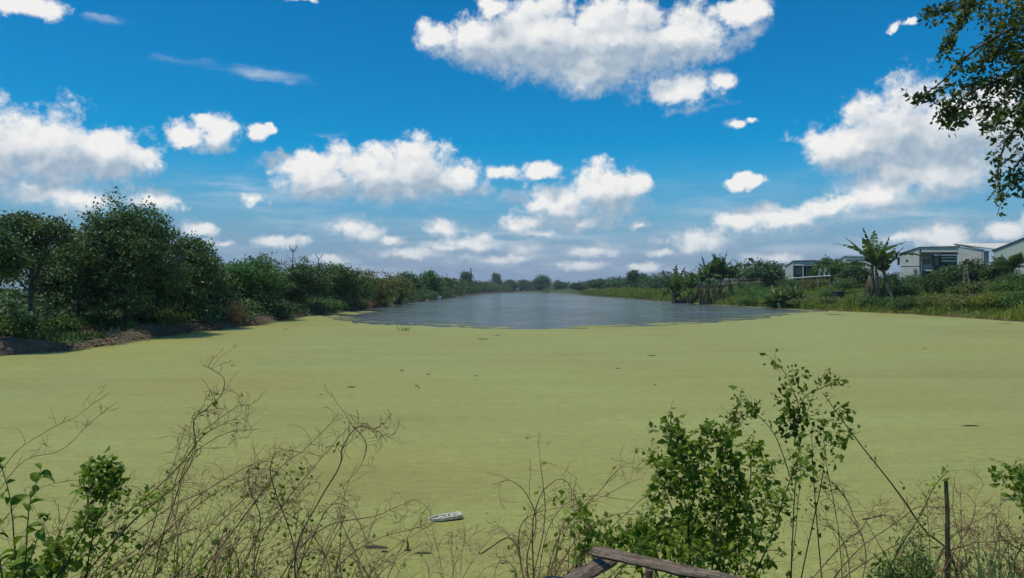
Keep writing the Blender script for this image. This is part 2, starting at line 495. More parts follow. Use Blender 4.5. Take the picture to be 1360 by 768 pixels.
def ground_material():
    m, t = new_mat('earth and grass')
    pos = t.n('ShaderNodeNewGeometry').outputs['Position']
    sep = t.n('ShaderNodeSeparateXYZ', pos)
    n1 = t.noise(pos, 1.3, 6.0, 0.65)
    n2 = t.noise(pos, 0.16, 4.0, 0.6)
    n3 = t.noise(pos, 9.0, 5.0, 0.7)
    grass = t.ramp(n1, [(0.3, (0.030, 0.052, 0.014)), (0.5, (0.058, 0.085, 0.022)), (0.7, (0.10, 0.12, 0.038))])
    earth = t.ramp(t.m('ADD', t.m('MULTIPLY', n1, 0.5), t.m('MULTIPLY', n3, 0.5)), [(0.3, (0.045, 0.033, 0.022)), (0.5, (0.12, 0.085, 0.055)), (0.7, (0.26, 0.18, 0.11))])
    # worn earth on the eroded rim of the left bank and the near bank, turf elsewhere
    zc = t.m('ADD', sep.outputs[2], t.m('MULTIPLY', t.m('SUBTRACT', n2, 0.5), 1.6))
    f = t.ss(zc, 0.55, 1.05)
    right = t.ss(sep.outputs[0], 10.0, 30.0)
    f = t.m('MAXIMUM', f, t.m('MULTIPLY', right, t.ss(sep.outputs[2], 0.1, 0.5)))
    c = t.mix(f, earth, grass)
    p = t.n('ShaderNodeBsdfPrincipled', Base_Color=c, Roughness=0.92)
    p.inputs['Specular IOR Level'].default_value = 0.15
    b = t.n('ShaderNodeBump', Strength=0.7, Distance=0.12, Height=t.m('ADD', n3, n1))
    t.put(p.inputs['Normal'], b.outputs[0])
    t.n('ShaderNodeOutputMaterial', p.outputs[0])
    return m
M['ground'] = ground_material()

xs = np.concatenate([np.linspace(-4000, -300, 10, endpoint=False), np.linspace(-300, -60, 14, endpoint=False), np.arange(-60, -32, 1.4),
                     np.arange(-32, -17, 0.22), np.arange(-17, 31, 1.2), np.arange(31, 52, 0.4), np.arange(52, 110, 2.0), np.linspace(110, 400, 14), np.linspace(700, 4000, 8)])
ys = np.concatenate([np.arange(-60, 0, 4.0), np.arange(0, 8, 0.2), np.arange(8, 30, 1.2), np.arange(30, 90, 0.45), np.arange(90, 200, 1.6), np.arange(200, 700, 7), np.linspace(720, 1500, 12), np.linspace(1900, 6000, 6)])
ground = MB().add(*grid_mesh(xs, ys, terrain_z)).build('ground', M['ground'], smooth=True)
tag(ground, kind='structure')

# ------------------------------------------------------------------ water
def water_material():
    m, t = new_mat('rippled murky water')
    pos = t.n('ShaderNodeNewGeometry').outputs['Position']
    a = t.noise(t.v('MULTIPLY', pos, (0.6, 1.3, 1)), 1.0, 5.0, 0.62)
    b = t.noise(t.v('MULTIPLY', pos, (0.24, 0.13, 1)), 1.0, 4.0, 0.6, dist=0.5)       # wavelets in gusts
    g = t.noise(t.v('MULTIPLY', pos, (0.03, 0.016, 1)), 1.0, 3.0, 0.6)
    gust = t.ss(g, 0.35, 0.65, 0.55, 1.35)
    h = t.m('ADD', t.m('MULTIPLY', t.m('MULTIPLY', a, 0.40), gust), t.m('MULTIPLY', t.m('MULTIPLY', b, 2.6), gust))
    bump = t.n('ShaderNodeBump', Strength=1.0, Distance=1.0, Height=h)
    p = t.n('ShaderNodeBsdfPrincipled', Base_Color=(0.115, 0.130, 0.105), Roughness=0.10, IOR=1.33)
    t.put(p.inputs['Normal'], bump.outputs[0])
    t.n('ShaderNodeOutputMaterial', p.outputs[0])
    return m
M['water'] = water_material()
wv, wf = grid_mesh(np.linspace(-40, 70, 12), np.concatenate([np.linspace(-20, 60, 9), np.linspace(80, 700, 20)]), lambda X, Y: X * 0)
water = MB().add(wv, wf).build('water', M['water'])
tag(water, kind='structure')

# ------------------------------------------------------------------ duckweed
def duckweed_material():
    m, t = new_mat('duckweed')
    pos = t.n('ShaderNodeNewGeometry').outputs['Position']
    rows = t.noise(t.v('MULTIPLY', pos, (0.07, 0.5, 1)), 1.0, 7.0, 0.68, dist=0.5)      # wind rows
    rows2 = t.noise(t.v('MULTIPLY', pos, (1.6, 9.0, 1)), 1.0, 7.0, 0.75, dist=0.3)
    line = t.noise(t.v('MULTIPLY', pos, (0.14, 1.6, 1)), 1.0, 5.0, 0.6, dist=0.8)
    big = t.noise(pos, 0.07, 5.0, 0.6)
    fine = t.noise(pos, 22.0, 5.0, 0.75)
    grain = t.noise(pos, 110.0, 3.0, 0.75)
    c = t.ramp(t.m('ADD', t.m('MULTIPLY', rows, 0.5), t.m('MULTIPLY', big, 0.5)),
               [(0.36, (0.209, 0.194, 0.048)), (0.46, (0.244, 0.239, 0.066)), (0.54, (0.253, 0.260, 0.075)), (0.64, (0.284, 0.301, 0.100))])
    c = t.mix(t.m('MULTIPLY', t.ss(rows2, 0.52, 0.72), 0.36), c, (0.167, 0.163, 0.044))
    c = t.mix(t.m('MULTIPLY', t.ss(rows2, 0.46, 0.30), 0.35), c, (0.344, 0.344, 0.120))
    c = t.mix(t.m('MULTIPLY', t.ss(t.m('ABSOLUTE', t.m('SUBTRACT', line, 0.5)), 0.012, 0.002), 0.30), c, (0.140, 0.133, 0.040))
    c = t.mix(t.m('MULTIPLY', t.ss(fine, 0.52, 0.74), 0.50), c, (0.140, 0.142, 0.036))
    c = t.mix(t.m('MULTIPLY', t.ss(grain, 0.50, 0.66), 0.50), c, (0.353, 0.361, 0.120))
    c = t.mix(t.m('MULTIPLY', t.ss(grain, 0.48, 0.32), 0.55), c, (0.102, 0.112, 0.029))
    mid = t.noise(t.v('MULTIPLY', pos, (0.8, 1.6, 1)), 4.0, 5.0, 0.7)
    mott = t.m('MULTIPLY', t.m('ADD', 0.35, t.m('MULTIPLY', fine, 1.3)), t.m('ADD', 0.65, t.m('MULTIPLY', mid, 0.7)))
    c = t.v('MULTIPLY', t.v('SCALE', c, mott), (1.19, 1.14, 0.98))
    # broad drift patches: greyer green here, browner there
    drift = t.noise(t.v('MULTIPLY', pos, (0.05, 0.09, 1)), 1.0, 4.0, 0.6, dist=1.0)
    c = t.mix(t.m('MULTIPLY', t.ss(drift, 0.50, 0.66), 0.45), c, t.v('MULTIPLY', c, (1.10, 0.94, 0.82)))
    c = t.mix(t.m('MULTIPLY', t.ss(drift, 0.48, 0.34), 0.60), c, t.v('MULTIPLY', c, (0.98, 1.03, 1.35)))
    p = t.n('ShaderNodeBsdfPrincipled', Base_Color=c, Roughness=0.7)
    p.inputs['Specular IOR Level'].default_value = 0.32
    p.inputs['Sheen Weight'].default_value = 0.10
    p.inputs['Sheen Tint'].default_value = (1.0, 0.92, 0.45, 1.0)
    p.inputs['Sheen Roughness'].default_value = 0.45
    b = t.n('ShaderNodeBump', Strength=0.5, Distance=0.01, Height=t.m('ADD', grain, fine))
    t.put(p.inputs['Normal'], b.outputs[0])
    t.n('ShaderNodeOutputMaterial', p.outputs[0])
    return m
M['duckweed'] = duckweed_material()

# far rim of the mat, photograph pixels at water level
RIM = [(425, 419.5), (440, 424), (470, 428), (520, 432.5), (580, 435), (640, 436.6), (700, 437.2), (770, 436.8), (840, 435), (900, 432), (950, 428.5), (1000, 423.5), (1040, 419), (1075, 415.6), (1105, 412.6)]
def duckweed():
    r = np.array([W(px, py, EYE * FPX / (py - 384.0))[:2] for px, py in RIM])
    k = np.concatenate([[0], np.cumsum(np.linalg.norm(np.diff(r, axis=0), axis=1))])
    s = np.arange(0, k[-1], 0.10)
    rx, ry = np.interp(s, k, r[:, 0]), np.interp(s, k, r[:, 1])
    ry = ry + 1.3 * fbm(s / 7.0, s * 0, 71, 3) + 0.55 * fbm(s / 1.2, s * 0, 75, 4)
    mb = MB()
    gx = np.arange(-25.0, 49.0, 0.08)
    gy = np.interp(gx, rx, ry)
    n = len(gx)
    vv = np.concatenate([np.column_stack([gx, 4.2 + (gy - 4.2) * q, np.full(n, 0.014)]) for q in (0.0, 0.3, 0.7, 0.95, 1.0)])
    i = np.arange(n - 1)
    mb.add(vv, np.concatenate([np.stack([a * n + i, a * n + i + 1, (a + 1) * n + i + 1, (a + 1) * n + i], -1) for a in range(4)]))
    # loose rafts that have broken off the rim, and a ribbon along the right bank
    rng = np.random.default_rng(8)
    level = [0.012]
    def raft(cx, cy, lx, ly, seed):
        level[0] -= 0.00004
        z = level[0]
        a = np.linspace(0, 2 * math.pi, 40, endpoint=False)
        q = 1 + 0.45 * fbm(np.cos(a) * 1.6 + 5, np.sin(a) * 1.6 + 5, seed, 4)
        p = np.column_stack([cx + lx * q * np.cos(a), cy + ly * q * np.sin(a), np.full(40, z)])
        mb.add(np.vstack([[cx, cy, z], p]), [[0, 1 + i, 1 + (i + 1) % 40] for i in range(40)])
    for i in range(80):
        j = rng.integers(0, len(rx)); u = abs(rng.normal(0, 1))
        raft(rx[j] + rng.normal(0, .6), ry[j] + 0.6 + u * 2.2, rng.uniform(.2, 2.2), rng.uniform(.1, .8), 100 + i)
    for i in range(14):
        y = rng.uniform(70, 100); raft(x_left(np.array([y]))[0] + rng.uniform(0.2, 3.5), y, rng.uniform(.4, 1.6), rng.uniform(.4, 2.4), 200 + i)
    for y in np.arange(96, 150, 1.1):
        raft(x_right(np.array([y]))[0] - rng.uniform(0.0, 0.7) - 1.5 * sstep(y, 96, 100) * (y < 122), y, rng.uniform(.4, .8), rng.uniform(.6, 1.1), 300 + int(y * 7))
    d = mb.build('duckweed', M['duckweed'])
    tag(d, 'yellow green duckweed covering the near half of the lake', 'duckweed', kind='stuff')
duckweed()

# ------------------------------------------------------------------ trees
def unit(a):
    return a / (np.linalg.norm(a, axis=-1, keepdims=True) + 1e-9)

def lobes_for(rng, H, R, z0, k, low=-0.35, size=(0.34, 0.52)):
    c = np.array([0, 0, (H + z0) / 2]); r = np.array([R, R, (H - z0) / 2])
    d = unit(rng.normal(size=(k * 4, 3))); d = d[d[:, 2] > low][:k]
    dn = np.linalg.norm(d[:, :2], axis=1)
    wide = np.sqrt(np.clip(1 - d[:, 2] ** 4, 0.1, 1)) / (dn + 1e-6)
    d[:, :2] *= np.where(d[:, 2] < 0, np.minimum(wide, 2.2), 1.0)[:, None]
    s = rng.uniform(*size, (len(d), 1))
    ctr = c + d * r * (1.02 - s) * rng.uniform(0.74, 1.14, (len(d), 1))
    rad = r * s * rng.uniform(0.85, 1.2, (len(d), 3))
    return np.hstack([ctr, rad])

def crown_mb(rng, lobes, clumps, per, cr, leaf, mb=None, droop=0.25, inner=0.55, narrow=0.30):
    mb = mb or MB()
    w = (lobes[:, 3] * lobes[:, 4] * lobes[:, 5]) ** (2 / 3); w /= w.sum()
    j = rng.choice(len(lobes), clumps, p=w)
    d = unit(rng.normal(size=(clumps, 3)))
    d[:, 2] = np.where(d[:, 2] < -0.3, d[:, 2] * 0.7, d[:, 2])
    c = lobes[j, :3] + d * lobes[j, 3:] * rng.uniform(inner, 1.05, (clumps, 1))
    out = d
    n = clumps * per
    cc = np.repeat(c, per, 0) + rng.normal(size=(n, 3)) * np.array([cr, cr, cr * 0.62]) * np.repeat(rng.uniform(0.6, 1.3, (clumps, 1)), per, 0)
    u = unit(np.repeat(out, per, 0) * 0.6 + rng.normal(size=(n, 3)) * 0.7 + np.array([0, 0, -droop]))
    L = leaf * rng.uniform(0.65, 1.35, (n, 1))
    s = unit(np.cross(u, rng.normal(size=(n, 3)) * 0.6 + np.array([0, 0, 1.0]))) * L * narrow
    mb.leaves(cc, u * L, s)
    return mb

def trunk_mb(rng, H, r0, lobes, limbs=9, lean=(0, 0), fork=0.35, k=7):
    mb = MB()
    top = np.array([lean[0], lean[1], H * 0.78])
    t = np.linspace(0, 1, 9)[:, None]
    path = t * top + np.hstack([np.cumsum(rng.normal(0, 0.05, (9, 2)), 0) * t, np.zeros((9, 1))]) + np.array([0, 0, -0.35]) * (1 - t)
    rad = r0 * (1.0 - 0.75 * t[:, 0]); rad[0] *= 1.5
    mb.tube(path, rad, k)
    for q in rng.choice(len(lobes), min(limbs, len(lobes)), replace=False):
        f = rng.uniform(fork, 0.85); i = f * 8
        a = path[int(i)] + (path[min(int(i) + 1, 8)] - path[int(i)]) * (i % 1)
        e = lobes[q, :3] + rng.normal(0, 0.2, 3)
        m1 = a * 0.5 + e * 0.5 + np.array([rng.normal(0, .15), rng.normal(0, .15), rng.uniform(-0.1, 0.35)])
        s = np.linspace(0, 1, 6)[:, None]
        pt = (1 - s) ** 2 * a + 2 * s * (1 - s) * m1 + s ** 2 * e
        rr = r0 * 0.48 * (1 - f * 0.5)
        mb.tube(pt, rr * (1 - 0.85 * s[:, 0]), 5)
        for _ in range(3):
            b = pt[rng.integers(2, 6)]
            e2 = b + rng.normal(0, 0.55, 3) + np.array([0, 0, 0.25])
            mb.tube(np.array([b, (b + e2) / 2 + rng.normal(0, .08, 3), e2]), [rr * .35, rr * .22, rr * .06], 4)
    return mb

def make_tree(name, seed, H, R, z0, mat, loc=(0, 0, 0), lobes=18, clumps=420, per=26, cr=0.32, leaf=0.20, r0=0.18, limbs=9, label=None, group=None,
              low=-0.35, lean=(0, 0), inner=0.55, size=(0.34, 0.52), droop=0.25, extra=None):
    rng = np.random.default_rng(seed)
    root = empty(name, loc, 0, label, 'tree', group)
    lb = lobes_for(rng, H, R, z0, lobes, low, size)
    if extra is not None: lb = np.vstack([lb, extra])
    trunk_mb(rng, H, r0, lb, limbs, lean).build('trunk', M['bark'], root, True)
    crown_mb(rng, lb, clumps, per, cr, leaf, droop=droop, inner=inner).build('crown', M[mat], root)
    return root

def spot(px, d, dx=0.0):
    x = (px - 680.0) / FPX * d + dx
    return (x, d, tz(x, d) - 0.03)

ROW = 'trees along the left bank'
def height_for(py, d, z):
    return EYE + (384.0 - py) / FPX * d - z

def place_tree(px, top, d, wpx, seed, mat, label, z0f=0.3, group=ROW, name='tree', **kw):
    loc = spot(px, d)
    H = height_for(top, d, loc[2])
    R = wpx * 0.5 * d / FPX
    return make_tree(name, seed, H * (0.97 if d < 60 else 1.04), R * (1 if d < 60 else 1.38), H * z0f, mat, loc, label=label, group=group, **kw)

place_tree(-8, 288, 33, 70, 1, 'leaf_dark', 'dark tree cut by the left edge of the picture', 0.25, r0=0.16, clumps=380, per=30, leaf=0.15, cr=0.24, lobes=16)
place_tree(42, 276, 38, 118, 2, 'leaf_dark', 'open crowned tree with sky gaps and bare limbs at far left', 0.50, r0=0.17, clumps=330, per=34, leaf=0.17, cr=0.24, lobes=13, limbs=13, size=(0.26, 0.40), low=-0.6, inner=0.5)
place_tree(168, 262, 45, 165, 3, 'leaf_dark', 'tallest broad dark green tree on the left bank', 0.0, r0=0.26, clumps=1350, per=34, leaf=0.19, cr=0.30, lobes=44, limbs=14, low=-0.85, size=(0.24, 0.40))
place_tree(104, 284, 47, 126, 31, 'leaf_dark', 'dark brownish tree between the open crowned tree and the tallest tree', -0.02, r0=0.14, clumps=640, per=32, leaf=0.18, cr=0.28, lobes=28, low=-0.85, size=(0.22, 0.40))
place_tree(246, 303, 53, 112, 4, 'leaf_dark', 'rounded dark tree on the right shoulder of the tallest tree', -0.05, r0=0.2, clumps=760, per=32, leaf=0.20, cr=0.30, lobes=28, low=-0.8, size=(0.26, 0.42))
place_tree(283, 336, 59, 62, 5, 'leaf_dark', 'low dark tree filling the gap right of the rounded dark tree', -0.1, clumps=360, per=28, leaf=0.2, cr=0.28, low=-0.8)
place_tree(326, 344, 67, 82, 6, 'leaf_mid', 'mid green bushy tree right of the big dark trees', 0.05, clumps=620, per=30, leaf=0.22, cr=0.30, lobes=24, low=-0.8)
place_tree(363, 338, 75, 50, 7, 'leaf_dark', 'slender tree with an airy grey green top on the left bank', 0.12, clumps=330, per=28, leaf=0.2, cr=0.28, lobes=14, low=-0.8, size=(0.24, 0.4))
place_tree(397, 347, 82, 60, 8, 'leaf_dark', 'dark blue green tree below the bare forked twigs', 0.04, clumps=480, per=28, leaf=0.24, cr=0.32, lobes=20, low=-0.8)
place_tree(446, 353, 98, 88, 9, 'leaf_mid', 'widest fresh green tree midway along the left bank', 0.03, clumps=760, per=28, leaf=0.27, cr=0.36, lobes=26, low=-0.8)
place_tree(487, 361, 118, 60, 10, 'leaf_olive', 'low olive brown tree beyond the widest fresh green tree', 0.03, clumps=460, per=26, leaf=0.28, cr=0.38, low=-0.8)
place_tree(517, 362, 138, 52, 11, 'leaf_olive', 'second olive tree, just before the two tall dark trees', 0.03, clumps=420, per=24, leaf=0.32, cr=0.42, low=-0.8)

# bare dead tops standing out of the row
def dead_tree(px, top, d, seed, label, lean):
    loc = spot(px, d); H = height_for(top, d, loc[2])
    rng = np.random.default_rng(seed); mb = MB()
    t = np.linspace(0, 1, 7)[:, None]
    p = t * np.array([lean, 0, H * 0.9]); mb.tube(p, 0.10 * (1 - 0.6 * t[:, 0]), 6)
    for sx in (-1, 1):
        a = p[-1]; b = a + np.array([sx * 0.35, 0.1, H * 0.06]); c = b + np.array([sx * 0.12, 0, H * 0.05])
        mb.tube(np.array([a, b, c]), [.05, .045, .02], 5)
    for i in range(7):
        a = p[rng.integers(3, 7)]; e = a + rng.normal(0, 0.5, 3) + np.array([0, 0, .5])
        mb.tube(np.array([a, (a + e) / 2, e]), [.035, .025, .012], 4)
    o = mb.build('dead_tree', M['bark'], None, True, loc)
    tag(o, label, 'tree', 'bare dead trees on the left bank')
dead_tree(388, 326, 83, 5, 'bare forked dead tree rising above the left tree row', 0.1)
dead_tree(414, 337, 90, 6, 'thin leaning dead branch right of the forked dead tree', 0.9)

# far trees: prototypes, copied
PROTO = {}
def proto(key, seed, mat, H, R, z0, **kw):
    r = make_tree('tree', seed, H, R, z0, mat, (0, 0, 0), **kw)
    PROTO[key] = [r, False]
def far_tree(key, px, top, d, wpx, label, group, rz=0.0):
    root, used = PROTO[key]
    loc = spot(px, d)
    H = height_for(top, d, loc[2])
    sc = (wpx * d / FPX / PROTO_DIM[key][1] / 2, wpx * d / FPX / PROTO_DIM[key][1] / 2, 1.08 * H / PROTO_DIM[key][0])
    if not used:
        PROTO[key][1] = True
        root.location = loc; root.scale = sc; root.rotation_euler = (0, 0, rz)
        tag(root, label, 'tree', group)
        return root
    return copy_thing(root, loc, rz, sc, label, group, 'tree')
PROTO_DIM = {'round': (7.0, 3.2), 'broad': (6.0, 4.2), 'tall': (9.0, 2.4), 'olive': (5.0, 3.2)}
proto('round', 51, 'leaf_dark', 7.0, 3.2, -0.6, clumps=330, per=16, leaf=0.50, cr=0.5, lobes=18, low=-0.8)
proto('broad', 52, 'leaf_mid', 6.0, 4.2, -0.6, clumps=360, per=16, leaf=0.50, cr=0.5, lobes=20, low=-0.8)
proto('tall', 53, 'leaf_dark', 9.0, 2.4, 0.8, clumps=220, per=16, leaf=0.50, cr=0.5, lobes=12, low=-0.6, r0=0.2)
for a in [('round', 541, 361, 176, 34, 'first of two tall dark trees after the olive trees on the left', ROW),
          ('broad', 571, 363, 212, 32, 'second of two tall dark trees, nearer the far end', ROW),
          ('broad', 590, 371, 262, 28, 'low green tree beside the white boat on the left shore', ROW),
          ('round', 604, 373, 320, 20, 'small dark tree at the thin far end of the left row', ROW),
          ('tall', 619, 362, 385, 16, 'taller tree beside the leaning mast on the left shore', ROW),
          ('round', 636, 374, 470, 20, 'last dark tree of the left row before the far shore', ROW)]:
    far_tree(*a, rz=a[1] * 1.7)
FARG = 'trees on the far shore'
for a in [('tall', 660, 364, 690, 13, 'lone tall tree at the left end of the far shore', FARG),
          ('round', 678, 371, 680, 20, 'round dark tree second from the left on the far shore', FARG),
          ('broad', 697, 373, 690, 22, 'low spreading tree left of the highest far shore tree', FARG),
          ('round', 719, 365, 685, 24, 'highest rounded tree in the middle of the far shore', FARG),
          ('broad', 645, 376, 690, 20, 'low green tree at the corner where the left row meets the far shore', FARG),
          ('broad', 745, 375, 640, 24, 'low wide tree right of the highest far shore tree', FARG)]:
    far_tree(*a, rz=a[1] * 1.3)
FR = 'trees beyond the right bank'
for a in [('round', 768, 375, 520, 26, 'small dark tree where the right bank begins', FR),
          ('broad', 793, 372, 470, 34, 'flat topped dark tree beyond the right bank', FR),
          ('broad', 817, 373, 430, 30, 'low tree left of the dark column tree', FR),
          ('tall', 839, 360, 330, 20, 'dark column shaped tree left of the small banana plant', FR),
          ('tall', 855, 364, 345, 12, 'thin tree just right of the dark column tree', FR),
          ('broad', 874, 371, 280, 30, 'dark spreading tree behind the small banana plant', FR),
          ('broad', 915, 372, 240, 30, 'low tree between the two banana clumps', FR),
          ('round', 1020, 347, 172, 58, 'big dark tree in front of the leftmost white roofs', FR),
          ('round', 993, 356, 180, 30, 'small dark tree left of the big tree by the white roofs', FR),
          ('broad', 1103, 346, 150, 50, 'dark tree right of the small white house', FR),
          ('round', 1135, 349, 132, 40, 'dark tree between the small white house and tall banana plant', FR),
          ('round', 1187, 362, 103, 36, 'dark green bushy tree hugging the tall banana plant', FR),
          ('broad', 1172, 372, 99, 34, 'low green tree at the foot of the tall banana plant', FR),
          ('round', 1262, 352, 106, 42, 'dark tree in front of the cream house porch', FR),
          ('round', 1292, 344, 108, 48, 'darkest tree in front of the white wall with the sloping roof', FR),
          ('broad', 1325, 350, 104, 40, 'dark tree left of the small palm', FR),
          ('broad', 1240, 364, 98, 30, 'light green bushy tree below the cream house window', FR),
          ('broad', 1358, 366, 92, 46, 'green tree at the right edge of the picture', FR)]:
    far_tree(*a, rz=a[1] * 0.9)

# woods that read as one mass: behind the left row and beyond the far shore
def wood():
    rng = np.random.default_rng(77)
    mb = MB()
    for i in range(1):
        lb = []
        for y in np.arange(205, 640, 7.0):                     # left row towards the far end
            x = x_left(np.array([y]))[0] - rng.uniform(2.5, 6)
            h = rng.uniform(5.0, 8.0)
            lb += [(x, y, h * .45, 3.2, 4.5, h * .55), (x - 3, y + 2, h * .55, 3.0, 4.0, h * .55)]
        crown_mb(rng, np.array(lb), 2600, 12, 0.8, 0.75, mb)
        lb = []
        for x in np.arange(-60, 260, 6.0):                      # far shore
            h = rng.uniform(7.0, 13.0); y = FAR_Y + rng.uniform(12, 40)
            lb += [(x, y, h * .45, 5.5, 4.0, h * .58)]
        for y in np.arange(180, 640, 8.0):                      # behind the right bank
            x = x_right(np.array([y]))[0] + 16 + (y - 180) * 0.05 + rng.uniform(0, 12); h = rng.uniform(4.0, 7.0)
            lb += [(x, y, tz(x, y) + h * .4, 4.5, 5.0, h * .6)]
        crown_mb(rng, np.array(lb), 3600, 12, 0.9, 0.9, mb)
        lb = []
        for x in np.arange(-200, 420, 16.0):
            h = rng.uniform(8, 14)
            lb += [(x, 820 + rng.uniform(-30, 60), h * .45, 12, 8, h * .6)]
        crown_mb(rng, np.array(lb), 1100, 12, 1.5, 1.6, mb)
    o = mb.build('far_wood', M['leaf_dark'])
    tag(o, 'dark green wood in the distance around the end of the lake', 'wood', kind='stuff')
    mb = MB()
    lb = []
    for y in np.arange(28, 210, 4.0):                            # undergrowth behind the left row
        x = x_left(np.array([y]))[0] - rng.uniform(4, 8); h = rng.uniform(1.2, 2.6)
        lb += [(x, y, 0.8 + h * .4, 2.4, 2.4, h * .6)]
        x -= rng.uniform(4, 12); h = rng.uniform(3.0, 5.0)
        lb += [(x, y + 2, 1 + h * .4, 3.0, 3.0, h * .6)]
    crown_mb(rng, np.array(lb), 3000, 22, 0.36, 0.28, mb)
    lb = []
    for y in np.arange(52, 260, 2.2):                            # scrub leaning over the water
        x = x_left(np.array([y]))[0] - rng.uniform(0.6, 2.2); h = rng.uniform(0.9, 2.6)
        if rng.uniform() < 0.8: lb += [(x, y, 0.35 + h * .35, 1.2, 1.5, h * .6)]
    crown_mb(rng, np.array(lb), 2300, 22, 0.3, 0.26, mb)
    o = mb.build('undergrowth', M['leaf_dark'])
    tag(o, 'dark undergrowth beneath and behind the left tree row', 'undergrowth', kind='stuff')
wood()

# ------------------------------------------------------------------ bushes
def bush(px, base_d, wpx, top, seed, mat, label, group, per=20, leaf=0.16, name='bush', n=190, cat='bush'):
    loc = spot(px, base_d)
    rng = np.random.default_rng(seed)
    H = max(0.5, height_for(top, base_d, loc[2])); R = wpx * .5 * base_d / FPX
    root = empty(name, loc, 0, label, cat, group)
    lb = lobes_for(rng, H, R, -0.15, 12, -0.4, (0.3, 0.55))
    mb = MB()
    for q in range(6):
        e = lb[rng.integers(len(lb)), :3]
        mb.tube(np.array([[0, 0, -0.1], e * [.4, .4, .5], e]), [.035, .025, .01], 4)
    mb.build('stem', M['bark'], root)
    crown_mb(rng, lb, n, per, 0.2 + R * 0.05, leaf, inner=0.45).build('foliage', M[mat], root)
    return root
LB = 'bushes on the left shore'
bush(20, 35.5, 60, 418, 1, 'leaf_mid', 'fresh green bush on the earth bank at far left', LB, leaf=0.13)
bush(84, 42, 46, 424, 2, 'leaf_mid', 'low green bush beside the dark trunk on the earth bank', LB, leaf=0.12)
bush(122, 45, 60, 421, 3, 'leaf_mid', 'green bush behind the bare tan earth patch', LB, leaf=0.13)
bush(205, 50, 80, 408, 4, 'leaf_mid', 'wide green bush under the tallest tree', LB, leaf=0.15, n=260)
bush(352, 70, 44, 398, 5, 'leaf_mid', 'green bush reaching down to the duckweed mid left', LB, leaf=0.18)
bush(262, 55, 40, 418, 6, 'leaf_dark', 'dark bush left of the upright tan reeds', LB, leaf=0.15)
bush(318, 63, 50, 410, 7, 'leaf_dark', 'dark bush right of the upright tan reeds', LB, leaf=0.16)
bush(430, 89, 60, 398, 8, 'leaf_mid', 'rounded bush at the corner of the open water', LB, leaf=0.2)
bush(468, 104, 50, 396, 9, 'leaf_olive', 'brownish bush beside the reddish dry brush', LB, leaf=0.2)
bush(505, 126, 46, 393, 10, 'leaf_olive', 'last olive bush before the dark shore trees', LB, leaf=0.22)
RB = 'bushes on the right bank'
shore = [(1000, 123, 40, 396, 'leaf_bright', 'green bush on the shore left of the spiky clump'),
         (1035, 116, 46, 399, 'leaf_grass', 'yellowish shore bush below the spiky clump'),
         (1075, 109, 44, 399, 'leaf_olive', 'olive shore bush right of the spiky clump'),
         (1108, 103, 40, 400, 'leaf_olive', 'olive shore bush below the dark metal box'),
         (1142, 97, 44, 398, 'leaf_olive', 'shore bush under the tall banana plant, left side'),
         (1172, 93, 46, 397, 'leaf_mid', 'shore bush under the tall banana plant, right side'),
         (1208, 87.5, 50, 398, 'leaf_mid', 'darker green shore bush in line with the cream house'),
         (1245, 83, 54, 396, 'leaf_olive', 'broad olive shore bush below the lawn'),
         (1285, 77.5, 50, 394, 'leaf_olive', 'olive shore bush below the ladder'),
         (1325, 73.5, 54, 392, 'leaf_grass', 'yellow green shore bush below the small palm'),
         (1362, 69.5, 50, 390, 'leaf_mid', 'shore bush cut by the right edge of the picture')]
for i, (px, d, w, top, mat, lab) in enumerate(shore):
    bush(px, d, w * 1.25, top - 3, 100 + i, mat, lab, RB, leaf=0.17, n=300)
upper = [(1205, 96, 34, 374, 'leaf_mid', 'round bush on the lawn edge left of the light green tree'),
         (1305, 90, 40, 374, 'leaf_olive', 'brownish bush just right of the ladder'),
         (1338, 84, 50, 373, 'leaf_bright', 'brightest yellow green bush high on the right bank'),
         (1278, 92, 30, 376, 'leaf_olive', 'small olive bush at the foot of the ladder'),
         (975, 138, 34, 385, 'leaf_bright', 'tall grassy bush right of the banana clump'),
         (925, 150, 26, 388, 'leaf_bright', 'grassy bush left of the banana clump trunks'),
         (868, 205, 26, 389, 'leaf_bright', 'light green bush left of the moored boat'),
         (1005, 130, 44, 380, 'leaf_bright', 'tall fresh green bush left of the spiky clump'),
         (1100, 112, 30, 384, 'leaf_bright', 'green bush left of the dark metal box'),
         (845, 232, 16, 392, 'leaf_dark', 'small dark bush at the water edge on the far right bank'),
         (1050, 142, 40, 368, 'leaf_mid', 'bush hiding the foot of the small white house, left side'),
         (1080, 138, 40, 368, 'leaf_olive', 'bush hiding the foot of the small white house, right side'),
         (1120, 124, 40, 370, 'leaf_mid', 'bush behind the dark metal box'),
         (1218, 108, 44, 364, 'leaf_mid', 'bush at the foot of the cream house'),
         (1345, 98, 40, 362, 'leaf_mid', 'bush at the foot of the pale green gable wall'),
         (1000, 150, 36, 372, 'leaf_mid', 'bush below the leftmost white roofs'),
         (725, 560, 14, 386, 'leaf_dark', 'low bush on the point where the right shore ends')]
for i, (px, d, w, top, mat, lab) in enumerate(upper):
    bush(px, d, w, top, 140 + i, mat, lab, RB, leaf=0.2, n=200)

